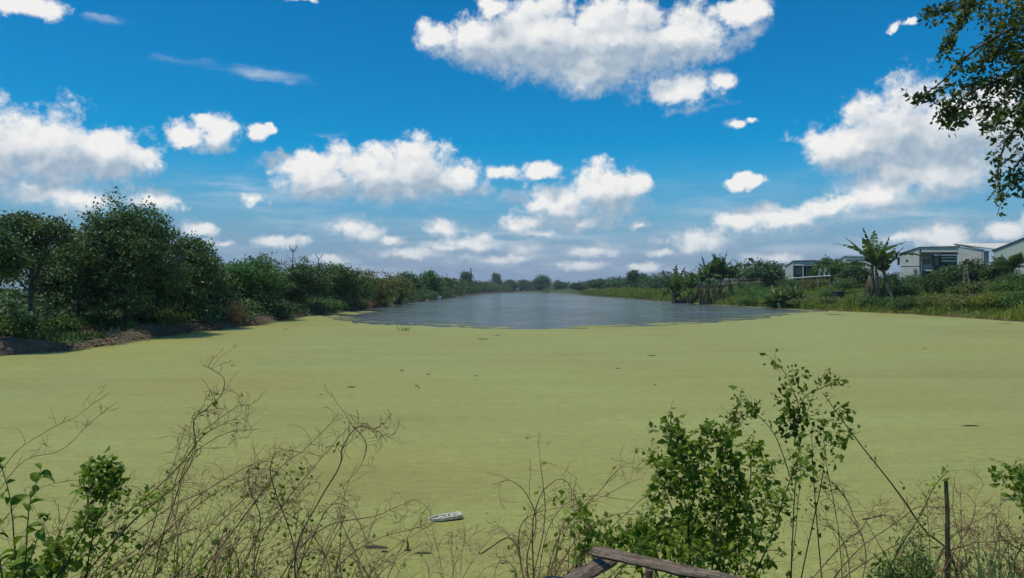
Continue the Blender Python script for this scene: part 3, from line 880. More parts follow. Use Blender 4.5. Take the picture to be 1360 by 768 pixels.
# ------------------------------------------------------------------ grass of the right bank, herbs of the left and near bank
def blades(rng, x, y, h, w, lean=0.35):
    n = len(x); z = terrain_z(x, y) - 0.05
    a = rng.uniform(0, 2 * math.pi, n); l = h * lean * rng.uniform(0.2, 1.4, n)
    c = np.column_stack([x, y, z]); u = np.column_stack([np.cos(a) * l, np.sin(a) * l, h])
    b = rng.uniform(0, 2 * math.pi, n)
    s = np.column_stack([np.cos(b), np.sin(b), np.zeros(n)]) * w[:, None]
    return c, u, s
def bank_grass():
    rng = np.random.default_rng(12)
    mb = MB()
    n = 170000
    y = 52 + (rng.uniform(0, 1, n) ** 1.7) * 330
    dr = rng.uniform(0, 1, n) ** 1.5 * 32
    x = x_right(y) + dr + 0.05
    keep = fbm(x / 2.5, y / 2.5, 5, 3) > rng.uniform(-1.1, 0.4, n)
    x, y, dr = x[keep], y[keep], dr[keep]
    h = (0.35 + 0.75 * rng.uniform(0, 1, len(x)) ** 2) * (1.0 + 0.55 * fbm(x / 5, y / 5, 15, 3)) * (0.75 + 0.5 * sstep(6 - dr, 0, 5)) * (1 + y / 400)
    h = np.clip(h * (0.55 + 0.35 * sstep(y, 110, 220)), 0.12, 2.0)
    mb.leaves(*blades(rng, x, y, h, 0.035 + y * 0.00035))
    o = mb.build('bank_grass', M['leaf_grass'])
    tag(o, 'tall yellow green grass covering the right bank', 'grass', kind='stuff')
    mb = MB()
    n = 26000
    y = 25 + (rng.uniform(0, 1, n) ** 1.4) * 120
    x = x_left(y) - 0.45 - rng.uniform(0, 1, n) ** 1.2 * 9
    keep = fbm(x / 2.0, y / 2.0, 25, 3) > rng.uniform(-0.4, 0.7, n)
    x, y = x[keep], y[keep]
    mb.leaves(*blades(rng, x, y, rng.uniform(0.15, 0.7, len(x)), 0.02 + y * 0.0004))
    o = mb.build('herb_layer', M['leaf_mid'])
    tag(o, 'green herbs growing on the earth of the left bank', 'herbs', kind='stuff')
bank_grass()

# ------------------------------------------------------------------ dry reeds and brush on the left shore
def reeds(px, d, wpx, seed, n, hmin, hmax, upright, label, mat='straw', name='dry_reed_clump', group='dry reeds on the left shore', off=0.0):
    loc = np.array(spot(px, d)); loc[0] = x_left(np.array([d]))[0] - 0.55 + off; loc[2] = tz(loc[0], loc[1])
    rng = np.random.default_rng(seed); mb = MB(); w = wpx * .5 * d / FPX
    for i in range(n):
        # a clump strung along the shore line
        y = rng.uniform(-1, 1) * w * 3.2; x = x_left(np.array([d + y]))[0] - loc[0] - 0.32 + off + rng.normal(0, 0.22)
        b = np.array([x, y, tz(loc[0] + x, d + y) - loc[2]])
        L = rng.uniform(hmin, hmax)
        dirv = unit(np.array([rng.normal(0.55 * (1 - upright), .35), rng.normal(0, .45), 0.25 + upright * 1.4]))
        mid = b + dirv * L * .55; e = mid + unit(dirv + np.array([.45 * (1 - upright), 0, -1.5 * (1 - upright)])) * L * .5
        e[2] = max(e[2], -loc[2] + 0.03)
        s = np.linspace(0, 1, 5)[:, None]
        mb.tube((1 - s) ** 2 * b + 2 * s * (1 - s) * mid + s ** 2 * e, 0.026 * (1.3 - s[:, 0]), 3, False)
    o = mb.build(name, M[mat], None, False, loc)
    tag(o, label, 'reeds', group)
reeds(148, 42.3, 60, 1, 420, 0.7, 1.5, 0.12, 'tangled pale dry reeds hanging into the duckweed under the tallest tree')
reeds(222, 49, 40, 2, 190, 0.7, 1.4, 0.12, 'grey dry reeds hanging over the bank right of the tangled pale reeds')
reeds(286, 56.5, 16, 3, 110, 0.8, 1.7, 0.95, 'upright tan dry reeds standing on the left shore', 'twig', off=-0.2)
reeds(330, 61, 30, 4, 200, 0.8, 1.6, 0.15, 'pale fan of dry reeds bending down to the duckweed')
reeds(375, 72, 26, 5, 120, 0.6, 1.3, 0.2, 'short grey dry reeds farther along the left shore')
reeds(486, 110, 22, 6, 130, 0.9, 1.9, 0.5, 'reddish dry brush near the open water on the left', 'twig')
reeds(72, 36.6, 40, 7, 70, 0.5, 1.2, 0.1, 'sparse dry stalks over the dark earth cut at far left')

# ------------------------------------------------------------------ bananas and palm on the right bank
def strip_leaf(L, wmax, droop, seed, cols=22, torn=True):
    """one banana leaf lying along +X from the origin, midrib curving down, blade torn into strips"""
    rng = np.random.default_rng(seed); mb = MB()
    t = np.linspace(0, 1, cols + 1)
    x = L * (t - 0.10 * droop * t ** 2); z = L * (0.10 * t - droop * t ** 2.2)
    wid = wmax * np.sin(np.clip(t * 1.02 + 0.03, 0, 1) * math.pi) ** 0.55
    mid = np.column_stack([x, np.zeros_like(x), z])
    for sgn in (-1, 1):
        i = 2
        while i < cols:
            k = min(cols, i + rng.integers(2, 5))
            sag = rng.uniform(0.05, 0.55); gap = 0.04 * L * rng.uniform(0.2, 1.0) if torn else 0
            a, b = mid[i], mid[k]
            wa, wb = wid[i], wid[k]
            pa = a + np.array([gap, sgn * wa, -wa * sag]); pb = b + np.array([-gap * .5, sgn * wb, -wb * sag])
            ma = (a + pa) / 2 + np.array([0, 0, 0.12 * wa]); mb_ = (b + pb) / 2 + np.array([0, 0, 0.12 * wb])
            mb.add([a, b, mb_, ma], [[0, 1, 2, 3]]); mb.add([ma, mb_, pb, pa], [[0, 1, 2, 3]])
            i = k
    mb.tube(mid, 0.03 * wmax / 0.4 * (1.15 - t), 4)
    return mb
LEAFMESH = [strip_leaf(3.0, 0.40, dr, 3 + i).mesh('leaf', M['leaf_banana']) for i, dr in enumerate((0.08, 0.22, 0.42, 0.7))]
LEAFMESH_DRY = strip_leaf(2.6, 0.2, 0.9, 33).mesh('leaf', M['leaf_dry'])

def banana(px, d, top, seed, stems, label, leaves=9, stem_h=0.55, name='banana_plant', spread=0.5, scale=1.0, cat='banana plant', group='banana plants on the right bank', dry=2, steep=(20, 78)):
    loc = spot(px, d); H = height_for(top, d, loc[2])
    rng = np.random.default_rng(seed)
    root = empty(name, loc, 0, label, cat, group)
    for s in range(stems):
        bx, by = (rng.normal(0, spread), rng.normal(0, spread)) if s else (0, 0)
        hs = H * stem_h * (1 if s == 0 else rng.uniform(0.55, 0.9))
        lx, ly = rng.normal(0, 0.05 * hs, 2)
        t = np.linspace(0, 1, 6)[:, None]
        p = np.array([bx, by, -0.2]) + t * np.array([lx, ly, hs + 0.2])
        MB().tube(p, 0.17 * H / 8 * (1.15 - 0.55 * t[:, 0]), 7).build('stem', M['banana_stem'], root, True)
        n = leaves if s == 0 else max(4, leaves - 3)
        for i in range(n):
            o = bpy.data.objects.new('leaf', LEAFMESH[rng.choice(4, p=[.3, .3, .25, .15])] if i < n - dry else LEAFMESH_DRY)
            COL.objects.link(o); o.parent = root
            o.location = p[-1] + np.array([0, 0, -0.02 * i])
            tilt = math.radians(rng.uniform(*steep)) if i < n - dry else math.radians(rng.uniform(-60, -20))
            o.rotation_euler = (rng.normal(0, .3), -tilt, i * 2.4 + rng.normal(0, .3))
            L = H * (1 - stem_h) / 3.0 * 1.02 * (1.0 if s == 0 else 0.8) * rng.uniform(0.78, 1.05) * scale
            o.scale = (L, L * rng.uniform(0.75, 1.0), L)
    return root
M['banana_stem'] = plain_mat('banana stem sheath', (0.06, 0.07, 0.03), (0.15, 0.13, 0.07), 3.0, 0.7, 0.3, 0.3, (1, 1, 0.2))
banana(1160, 94, 295, 4, 3, 'tallest banana plant with ragged upright leaves on the right bank', leaves=13, stem_h=0.50, dry=3, spread=0.8, steep=(35, 86))
banana(941, 140, 334, 6, 3, 'left plant of the big banana clump by the wooden pen', leaves=19, stem_h=0.5, spread=1.3)
banana(957, 141, 330, 7, 3, 'right plant of the big banana clump by the wooden pen', leaves=19, stem_h=0.5, spread=1.3)
banana(898, 153, 346, 8, 2, 'small banana plant standing alone left of the big clump', leaves=17, stem_h=0.42, spread=0.7, steep=(10, 85))
banana(1032, 112, 370, 9, 5, 'left half of the low dark spiky clump', leaves=16, stem_h=0.30, name='spiky_plant', cat='plant', group='spiky plants', spread=0.9, dry=1, steep=(5, 70), scale=0.9)
banana(1056, 111, 371, 10, 5, 'right half of the low dark spiky clump', leaves=16, stem_h=0.30, name='spiky_plant', cat='plant', group='spiky plants', spread=0.9, dry=1, steep=(5, 70), scale=0.9)

def frond_mb(L, droop, seed):
    rng = np.random.default_rng(seed); mb = MB()
    t = np.linspace(0, 1, 12); mid = np.column_stack([L * (t - .12 * t ** 2), 0 * t, L * (.25 * t - droop * t ** 2)])
    mb.tube(mid, 0.03 * (1.1 - t), 4)
    tt = np.repeat(np.linspace(0.12, 1, 34), 2); sg = np.tile([-1, 1], 34)
    c = np.column_stack([np.interp(tt, t, mid[:, k]) for k in range(3)])
    ln = 0.34 * L * np.sin(np.clip(tt, 0, 0.97) * math.pi * .9 + .25)
    u = np.column_stack([ln * .55, sg * ln * .8, -ln * rng.uniform(.15, .5, 68)])
    mb.leaves(c, u, np.tile([[0.035 * L / 2, 0, 0.0]], (68, 1)))
    return mb
def palm(px, d, top, seed, label, trunk_f=0.5):
    loc = spot(px, d); H = height_for(top, d, loc[2]); rng = np.random.default_rng(seed)
    root = empty('palm_tree', loc, 0, label, 'palm')
    t = np.linspace(0, 1, 8)[:, None]
    MB().tube(t * np.array([.1, 0, H * trunk_f]), 0.16 * (1.2 - .4 * t[:, 0]), 7).build('trunk', M['bark'], root, True)
    ms = [frond_mb(1.0, dr, i).mesh('frond', M['leaf_mid']) for i, dr in enumerate((.1, .35, .7))]
    for i in range(16):
        o = bpy.data.objects.new('frond', ms[rng.integers(3)]); COL.objects.link(o); o.parent = root
        o.location = (.1, 0, H * trunk_f)
        o.rotation_euler = (0, -math.radians(rng.uniform(5, 80)), i * 2.4)
        o.scale = (H * (1 - trunk_f) * rng.uniform(.85, 1.1),) * 3
palm(1344, 100, 327, 3, 'small feathery palm in front of the rightmost gable wall', 0.45)

# ------------------------------------------------------------------ houses beyond the right bank
M['wall_white'] = plain_mat('white rendered wall', (0.54, 0.52, 0.44), (0.62, 0.60, 0.51), 1.2, 0.85, 0.1, 0.2, dirt=(0.42, 0.43, 0.40))
M['wall_cream'] = plain_mat('cream rendered wall', (0.56, 0.51, 0.40), (0.63, 0.58, 0.47), 1.2, 0.85, 0.1, 0.2, dirt=(0.42, 0.40, 0.34))
M['wall_green'] = plain_mat('pale green sheet wall', (0.47, 0.50, 0.40), (0.54, 0.56, 0.46), 1.0, 0.7, 0.1, 0.3, (8, 1, 0.3), dirt=(0.36, 0.40, 0.36))
M['roof_cream'] = plain_mat('cream roof sheet', (0.60, 0.56, 0.44), (0.72, 0.68, 0.56), 0.8, 0.6, 0.1, 0.3)
M['roof_grey'] = plain_mat('grey roof sheet', (0.22, 0.24, 0.25), (0.34, 0.36, 0.37), 0.8, 0.55, 0.1, 0.3)
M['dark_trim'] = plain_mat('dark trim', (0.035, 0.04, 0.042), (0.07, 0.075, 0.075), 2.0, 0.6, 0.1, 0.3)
M['glass_dark'] = plain_mat('dark window glass', (0.012, 0.016, 0.02), (0.03, 0.035, 0.04), 2.0, 0.08, 0.0, 0.5)
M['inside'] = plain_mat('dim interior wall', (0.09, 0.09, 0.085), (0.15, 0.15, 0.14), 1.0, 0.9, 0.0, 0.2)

class Elev:
    """a building front that faces the lake: photograph pixels on a plane at distance d, depths in metres behind it"""
    def __init__(self, px, d, name, label, group='houses beyond the right bank', cat='house', turn=0.0):
        x = (px - 680) / FPX * d
        self.rz = -math.atan((px - 680) / FPX) + turn
        self.c = np.array([x, d, tz(x, d + 3) - 0.3])
        self.ax = np.array([math.cos(self.rz), math.sin(self.rz), 0]); self.nb = np.array([-math.sin(self.rz), math.cos(self.rz), 0])
        self.root = empty(name, self.c, self.rz, label, cat, group)
    def p(self, px, py, back=0.0):
        r = np.array([(px - 680) / FPX, 1.0, (384 - py) / FPX]); e = np.array([0, 0, EYE])
        k = ((self.c - e) @ self.nb) / (r @ self.nb)
        w = e + r * k - self.c
        return np.array([w @ self.ax, back, w[2]])
    def slab(self, name, pts, back, depth, mat, parent=None):
        a = [self.p(x, y, back) for x, y in pts]
        return MB().prism(a, (0, depth, 0)).build(name, M[mat], parent or self.root)
    def rect(self, name, x0, x1, y0, y1, back, depth, mat, parent=None):
        return self.slab(name, [(x0, y1), (x1, y1), (x1, y0), (x0, y0)], back, depth, mat, parent)
    def window(self, x0, x1, y0, y1, back, nx=2, ny=2):
        """frame, and each pane a sub-part"""
        f = 0.7
        mb = MB()
        def bar(a, b, c, e):
            P, Q = self.p(a, e, back - .06), self.p(b, c, back - .06)
            mb.box(P[0], Q[0], back - .06, back + .04, P[2], Q[2])
        bar(x0, x0 + f, y0, y1); bar(x1 - f, x1, y0, y1); bar(x0 + f, x1 - f, y0, y0 + f); bar(x0 + f, x1 - f, y1 - f, y1)
        for i in range(1, nx):
            c = x0 + (x1 - x0) * i / nx; bar(c - .22, c + .22, y0 + f, y1 - f)
        w = mb.build('window', M['wall_white'], self.root)
        for i in range(nx):
            for j in range(ny):
                a = x0 + f + (x1 - x0 - 2 * f) * i / nx; b = x0 + f + (x1 - x0 - 2 * f) * (i + 1) / nx
                c = y0 + f + (y1 - y0 - 2 * f) * j / ny; e = y0 + f + (y1 - y0 - 2 * f) * (j + 1) / ny
                self.rect('pane', a + .12, b - .12, c + .1, e - .1, back - .03, .03, 'glass_dark', w)
        return w

# cream two-storey house with a recessed front
h = Elev(1232, 118, 'house', 'cream and white house with dark posts and a four paned window')
h.slab('side_wall', [(1196, 380), (1221, 380), (1221, 329.5), (1196, 337.5)], 0.0, 7.0, 'wall_white')
h.rect('post', 1221.2, 1223.4, 329.5, 380, -0.25, 0.5, 'dark_trim')
h.rect('front_wall', 1223.5, 1237.8, 338.2, 356, 1.2, 0.25, 'wall_cream')
h.rect('fascia', 1221.0, 1273.0, 328.6, 334.5, -0.1, 0.3, 'wall_cream')
h.rect('beam', 1223.4, 1273.0, 337.2, 338.2, -0.05, 1.5, 'dark_trim')
h.rect('upper_wall', 1223.6, 1273.0, 334.6, 337.1, 1.0, 0.25, 'wall_cream')
h.rect('post', 1237.9, 1240.3, 338.3, 360, 0.6, 0.3, 'dark_trim')
h.rect('post', 1247.5, 1249.0, 338.3, 360, 0.6, 0.3, 'dark_trim')
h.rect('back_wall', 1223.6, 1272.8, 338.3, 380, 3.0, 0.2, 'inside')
h.rect('parapet', 1223.5, 1237.8, 357, 360, 0.8, 0.2, 'wall_cream')
h.rect('door', 1241.2, 1246.6, 339.5, 352, 2.6, 0.1, 'wall_white')
h.rect('shutter', 1250, 1271.5, 341.0, 343.2, 0.8, 0.1, 'wall_cream')
h.rect('shutter', 1250, 1271.5, 345.5, 347.5, 0.8, 0.1, 'roof_cream')
h.rect('opening', 1249.5, 1273.0, 334.8, 336.8, 0.7, 0.2, 'dark_trim')
h.window(1225.2, 1236.4, 343.8, 351.2, 1.2)
h.slab('roof', [(1194.5, 336.6), (1221, 328.0), (1274.5, 326.6), (1274.5, 328.3), (1221, 329.3), (1194.5, 338.0)], -0.12, 7.6, 'dark_trim')
h.slab('awning', [(1186, 344.0), (1196, 341.2), (1196, 342.0), (1186, 344.8)], 0.5, 3.0, 'roof_grey')
h.rect('side_window', 1191.5, 1194.8, 342, 352, 1.0, 0.1, 'dark_trim')

h.rect('gutter', 1223.6, 1272.6, 327.9, 328.5, -0.28, 0.14, 'roof_grey')
h.rect('downpipe', 1271.0, 1271.8, 334.6, 372, -0.32, 0.12, 'roof_grey')
h.rect('ledge', 1196.2, 1220.8, 352.5, 353.1, -0.08, 0.07, 'wall_cream')
h.rect('air_conditioner', 1213, 1217.5, 356, 359.5, -0.5, 0.5, 'roof_grey')
h.rect('vent', 1203, 1206, 345, 347.5, -0.05, 0.05, 'dark_trim')
h = Elev(1296, 122, 'house', 'white windowless wall under a roof edge sloping down to the right')
h.slab('wall', [(1272.8, 385), (1306.5, 385), (1306.5, 333.0), (1272.8, 327.5)], 0, 8.0, 'wall_white')
h.slab('side_wall', [(1306.6, 385), (1313.5, 385), (1313.5, 332.6), (1306.6, 333.4)], 1.2, 6.5, 'wall_white')
h.slab('roof_edge', [(1267.0, 324.2), (1308, 332.0), (1308, 333.2), (1267.0, 325.6)], -0.12, 0.11, 'dark_trim')
h.rect('downpipe', 1303.5, 1304.3, 333.5, 375, -0.15, 0.1, 'roof_grey')
h.window(1281, 1288, 343, 349, -0.02)
a = [h.p(1268, 324.4, 0.0), h.p(1322, 331.6, 0.0), h.p(1347, 320.4, 9.0), h.p(1271, 323.0, 9.0)]
MB().prism(a, (0, 0, 0.14)).build('roof', M['roof_cream'], h.root)

h = Elev(1390, 116, 'warehouse', 'pale green gable wall with dark roof edge at the right edge', cat='warehouse')
h.slab('wall', [(1318, 390), (1452, 390), (1452, 333), (1385, 307.5), (1320.4, 332.4)], 0, 14.0, 'wall_green')
h.slab('roof_edge', [(1316, 332.8), (1385, 305.8), (1385, 307.8), (1318, 333.8)], -0.15, 14.4, 'dark_trim')
h.slab('roof_edge', [(1385.2, 305.8), (1456, 333.0), (1454, 334.2), (1385.2, 307.8)], -0.15, 14.4, 'dark_trim')

# small white house with an open porch, farther left
for q in (1330, 1341, 1352, 1363, 1374):
    h.slab('sheet_seam', [(q, 385), (q + .45, 385), (q + .45, 336), (q, 336)], -0.05, 0.05, 'wall_green')
h = Elev(1063, 160, 'house', 'small white house with an open porch behind the spiky clump')
h.slab('wall', [(1043, 380), (1053.5, 380), (1053.5, 347.2), (1043, 354.2)], 0, 6.0, 'wall_white')
h.rect('fascia', 1053.6, 1083.5, 347.0, 352.2, 0.1, 0.3, 'wall_cream')
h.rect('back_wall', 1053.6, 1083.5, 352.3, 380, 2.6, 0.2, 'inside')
h.rect('post', 1055.0, 1056.2, 352.3, 372, 0.2, 0.3, 'dark_trim')
h.rect('post', 1065.8, 1067.0, 352.3, 372, 0.2, 0.3, 'wall_white')
h.rect('door', 1057.2, 1064.5, 354.5, 364.5, 2.2, 0.1, 'wall_white')
h.rect('post', 1071.0, 1072.0, 353.2, 365, 1.8, 0.1, 'wall_white')
h.rect('opening', 1067.5, 1082.5, 351.0, 352.1, 0.0, 0.09, 'dark_trim')
h.slab('roof', [(1042, 354.0), (1053.5, 346.2), (1082, 345.6), (1096, 348.4), (1096, 349.3), (1082, 346.8), (1053.5, 347.0), (1042, 355.0)], -0.12, 6.6, 'dark_trim')
h.slab('side_wall', [(1083.7, 380), (1095, 380), (1095, 349.4), (1083.7, 347.2)], 0.3, 5.5, 'wall_white')

h = Elev(1020, 205, 'house', 'grey roofed house half hidden behind the big dark tree')
h.slab('wall', [(1001, 382), (1040, 382), (1040, 353.5), (1010, 351.5), (1001, 356.5)], 0, 6, 'wall_white')
h.slab('roof', [(999, 357), (1010, 350.6), (1042, 349.6), (1042, 352.8), (1010, 352.0), (999, 358)], -0.12, 6.6, 'roof_grey')
h.window(1013, 1021, 355.5, 362.5, -0.05)
h = Elev(985, 225, 'house', 'leftmost low white house, its pale roof beside the banana clump')
h.slab('wall', [(972, 384), (998, 384), (998, 355), (985, 351.5), (972, 355)], 0, 6, 'wall_white')
h.slab('roof', [(970, 354.9), (985, 350.6), (1000, 354.9), (1000, 355.9), (985, 351.7), (970, 355.9)], -0.12, 6.6, 'roof_grey')
h.window(976, 983, 356.5, 362.5, -0.05)
h = Elev(1130, 165, 'house', 'grey roofed white house behind the tall banana plant')
h.slab('wall', [(1112, 384), (1178, 384), (1178, 343.4), (1122, 341.5), (1112, 346.5)], 0, 7, 'wall_white')
h.slab('roof', [(1110, 346.6), (1122, 339.6), (1182, 341.0), (1182, 343.2), (1122, 341.3), (1110, 347.8)], -0.12, 7.6, 'roof_grey')
h.rect('eave_shade_strip', 1124, 1176, 344.6, 345.6, -0.12, 0.1, 'dark_trim')  # dark strip that stands in for the shade below the eave
h.window(1127, 1137, 348.5, 357.5, -0.05)

# pale shed glimpsed through the far left trees
h = Elev(45, 70, 'shed', 'low pale shed glimpsed between the trunks at far left', None, 'shed')
h.slab('wall', [(18, 420), (66, 420), (66, 392), (18, 392)], 0, 3.0, 'inside')
h.slab('roof', [(14, 391.5), (70, 391.5), (68, 388.2), (16, 388.2)], -0.6, 3.8, 'wall_white')

# ------------------------------------------------------------------ wood and metal on the right bank
M['bamboo'] = plain_mat('weathered bamboo', (0.16, 0.12, 0.09), (0.32, 0.26, 0.20), 4.0, 0.8, 0.1, 0.2)
M['pipe_white'] = plain_mat('white painted pipe', (0.55, 0.55, 0.52), (0.72, 0.72, 0.70), 2.0, 0.5, 0.05, 0.4)
M['timber'] = plain_mat('brown red timber', (0.07, 0.045, 0.035), (0.15, 0.095, 0.07), 3.0, 0.85, 0.2, 0.2, (1, 1, 0.3))
M['black'] = plain_mat('black painted metal', (0.012, 0.012, 0.013), (0.03, 0.03, 0.032), 4.0, 0.5, 0.1, 0.4)

def bar_obj(name, a, b, r, mat, parent, k=6):
    return MB().tube(np.array([a, (np.array(a) + b) / 2, b]), r, k).build(name, M[mat], parent)

def rail_fence():
    root = empty('bamboo_fence', spot(985, 128), 0, 'thin bamboo rail fence between the banana clump and the spiky clump', 'fence')
    o = np.array(root.location)
    for px, py in ((965, 388), (978, 387), (992, 386), (1008, 385)):
        b = W(px, py, 128 - (px - 965) * .12); t = W(px + .3, 371 - (px - 965) * .03, 128 - (px - 965) * .12); b[2] = tz(b[0], b[1]) - .2
        bar_obj('post', b - o, t - o, 0.07, 'bamboo', root)
    a, b = W(956, 373, 128), W(1012, 370.2, 122)
    bar_obj('rail', a - o, b - o, 0.06, 'timber', root)
    bar_obj('rail', W(956, 377, 128) - o, W(1012, 374.5, 122) - o, 0.05, 'bamboo', root)
rail_fence()

def white_rack():
    root = empty('pipe_rack', spot(1075, 120), 0, 'white pipe rail with two triangular stands in front of small house', 'rack')
    o = np.array(root.location); d = 120
    bar_obj('rail', W(1046, 370.0, d) - o, W(1103.5, 366.2, d) - o, 0.085, 'pipe_white', root)
    for x, s in ((1090.5, 5.5), (1097.5, 5.0)):
        bar_obj('strut', W(x - 2, 366.9, d) - o, W(x - 2 + .5, 356.5, d) - o, 0.05, 'pipe_white', root)
        bar_obj('strut', W(x - 1.4, 357.0, d + .1) - o, W(x + s, 366.5, d + .1) - o, 0.05, 'pipe_white', root)
    for x in (1047, 1066, 1086, 1102):
        t = W(x, 370.0 - (x - 1046) * .066, d); b = t.copy(); b[2] = tz(t[0], d) - .2
        bar_obj('leg', b - o, t - o, 0.06, 'bamboo', root)
white_rack()

def wooden_pen():
    root = empty('wooden_pen', spot(944, 137), 0, 'brown timber pen of upright posts under the banana clump', 'pen')
    o = np.array(root.location); d = 136.0
    for i, px in enumerate((929, 933, 938, 942, 946.5, 951, 955, 958.5)):
        t = W(px, 377.5 + (i % 3) * .6, d + (i % 2) * .8); b = t.copy(); b[2] = tz(t[0], t[1]) - .25
        bar_obj('post', b - o, t - o, 0.11, 'timber', root)
    for py in (379.5, 385.5):
        bar_obj('rail', W(928, py + .4, d - .15) - o, W(960, py - 1, d - .15) - o, 0.09, 'timber', root)
wooden_pen()

def water_box():
    loc = spot(1113, 106); root = empty('pump_box', loc, 0.2, 'dark metal box on short legs on the right bank', 'box')
    s = 106 / FPX; w = 12 * s; hh = 8 * s; z = height_for(396, 106, loc[2])
    MB().box(-w / 2, w / 2, -.5, .5, z, z + hh).build('body', M['black'], root)
    MB().box(-w / 2 - .06, w / 2 + .06, -.56, .56, z + hh, z + hh + .1).build('lid', M['dark_trim'], root)
    for sx in (-1, 1):
        for sy in (-.4, .4):
            MB().box(sx * w * .4 - .05, sx * w * .4 + .05, sy - .05, sy + .05, -.3, z).build('leg', M['dark_trim'], root)
    bar_obj('hose', np.array([-w * .3, -.55, z + .3]), np.array([-w * .3, -2.2, -.4]), 0.07, 'black', root)
water_box()

def ladder():
    loc = spot(1283, 95); root = empty('ladder', loc, 0, 'narrow wooden ladder tapering upward on the right bank', 'ladder')
    o = np.array(loc); d = 95.0; H = 0
    L0, L1 = W(1278.0, 376, d), W(1281.5, 352.5, d + .4); R0, R1 = W(1289.0, 376, d), W(1284.0, 352.5, d + .4)
    L0[2] = R0[2] = tz(L0[0], d) - .1
    bar_obj('rail', L0 - o, L1 - o, 0.06, 'bamboo', root); bar_obj('rail', R0 - o, R1 - o, 0.06, 'bamboo', root)
    for i in range(6):
        f = 0.15 + i * .145
        bar_obj('rung', L0 * (1 - f) + L1 * f - o, R0 * (1 - f) + R1 * f - o, 0.045, 'bamboo', root)
ladder()

# thin poles on the bank: a bean row and leaning sticks
def stick(name, pts, r, mat, label, cat, group=None):
    pts = np.array(pts); o = pts[0].copy()
    ob = MB().tube(pts - o, r, 6).build(name, M[mat], None, True, o)
    return tag(ob, label, cat, group)
def on_ground(px, d):
    return np.array(spot(px, d)) + np.array([0, 0, -0.1])
for px, d, lean, top, lab in [(1298, 92, 14, 372, 'grey leaning stick on the bank right of the ladder'), (1312, 88, -10, 374, 'grey stick leaning left below the small palm'),
                              (1331, 84, 2, 372, 'upright grey pole in the bright bush on the bank')]:
    a = on_ground(px, d); b = W(px + lean, top, d); stick('garden_stick', [a, (a + b) / 2, b], .06, 'bamboo', lab, 'stick', 'garden sticks on the right bank')
for i, (px, d, lab) in enumerate([(1086, 104.5, 'leftmost of four pale stakes at the right shore'), (1091, 103.5, 'second from left of four pale stakes at the right shore'),
                                  (1096, 102.5, 'third from left of four pale stakes at the right shore'), (1100, 101.8, 'rightmost of four pale stakes at the right shore')]):
    a = W(px, 384 + EYE * FPX / d, d) + np.array([0, 0, -.3]); b = W(px, 405, d)
    stick('shore_stake', [a, (a + b) / 2, b], .045, 'bamboo', lab, 'stake', 'stakes at the right shore')

# leaning mast and poles on the left and far shore
def mast():
    loc = spot(626, 400); root = empty('mast', loc, 0, 'thin dark mast with a slanting stay rising above the left row', 'mast')
    o = np.array(loc); t = W(625.3, 356.5, 400)
    bar_obj('pole', np.array([0, 0, -.3]), t - o, [.5, .42, .3], 'dark_trim', root)
    bar_obj('stay', W(625.8, 362, 400) - o, W(632, 376, 400) - o, .2, 'dark_trim', root)
mast()
a = on_ground(823, 380); b = W(823, 366, 380); stick('utility_pole', [a, (a + b) / 2, b], .3, 'dark_trim', 'thin utility pole above the low trees beyond the right bank', 'pole')

# ------------------------------------------------------------------ boats
M['boat_white'] = plain_mat('white boat paint', (0.62, 0.64, 0.64), (0.76, 0.77, 0.76), 2.0, 0.5, 0.05, 0.4)
M['boat_wood'] = plain_mat('old boat planks', (0.10, 0.07, 0.055), (0.26, 0.19, 0.16), 3.0, 0.8, 0.2, 0.2, (0.3, 1, 1))
def boat(name, loc, rz, L, Wd, D, mat, trim, label, group, rise=0.25):
    root = empty(name, loc, rz, label, 'boat', group)
    n = 16; t = np.linspace(-1, 1, n)
    half = Wd / 2 * np.clip(1 - np.abs(t) ** 2.6, 0.06, 1); sheer = D * (0.6 + rise * t ** 2)
    prof = []
    for x, b, z in zip(t * L / 2, half, sheer):
        prof.append([(x, -b, z), (x, -b * .82, z * .35 - .05), (x, -b * .35, -D * .35), (x, b * .35, -D * .35), (x, b * .82, z * .35 - .05), (x, b, z)])
    v = np.array(prof).reshape(-1, 3)
    f = [[i * 6 + j, i * 6 + j + 1, (i + 1) * 6 + j + 1, (i + 1) * 6 + j] for i in range(n - 1) for j in range(5)]
    hull = MB().add(v, f)
    hull.add(v * [1, .9, 1] + [0, 0, .02], [q[::-1] for q in f])
    hull.build('hull', M[mat], root, True)
    for s in (-1, 1):
        MB().tube(np.column_stack([t * L / 2, s * half, sheer + .01]), 0.04, 5).build('gunwale', M[trim], root)
    for x in (-L * .22, L * .08, L * .3):
        b = Wd / 2 * (1 - abs(2 * x / L) ** 2.6) * .9
        MB().box(x - .12, x + .12, -b, b, D * .42, D * .46).build('thwart', M[trim], root)
    return root
g = W(915, 402.6, EYE * FPX / 18.6); g[2] = 0.0
boat('rowing_boat', g, math.radians(8), 7.6, 1.5, 0.75, 'boat_wood', 'boat_wood', 'low wooden rowing boat moored under the banana clump', 'boats')
g = W(575, 398.0, EYE * FPX / 14.0); g[2] = 0.0
boat('small_boat', g, math.radians(15), 4.8, 1.5, 1.0, 'boat_white', 'boat_white', 'small white boat at the left shore under dark trees', 'boats')
a = W(934, 404.6, 138); a[2] = .1; b = W(947, 395.5, 137); stick('mooring_plank', [a, (a + b) / 2, b], .16, 'timber', 'reddish plank slanting from the boat up the bank', 'plank')

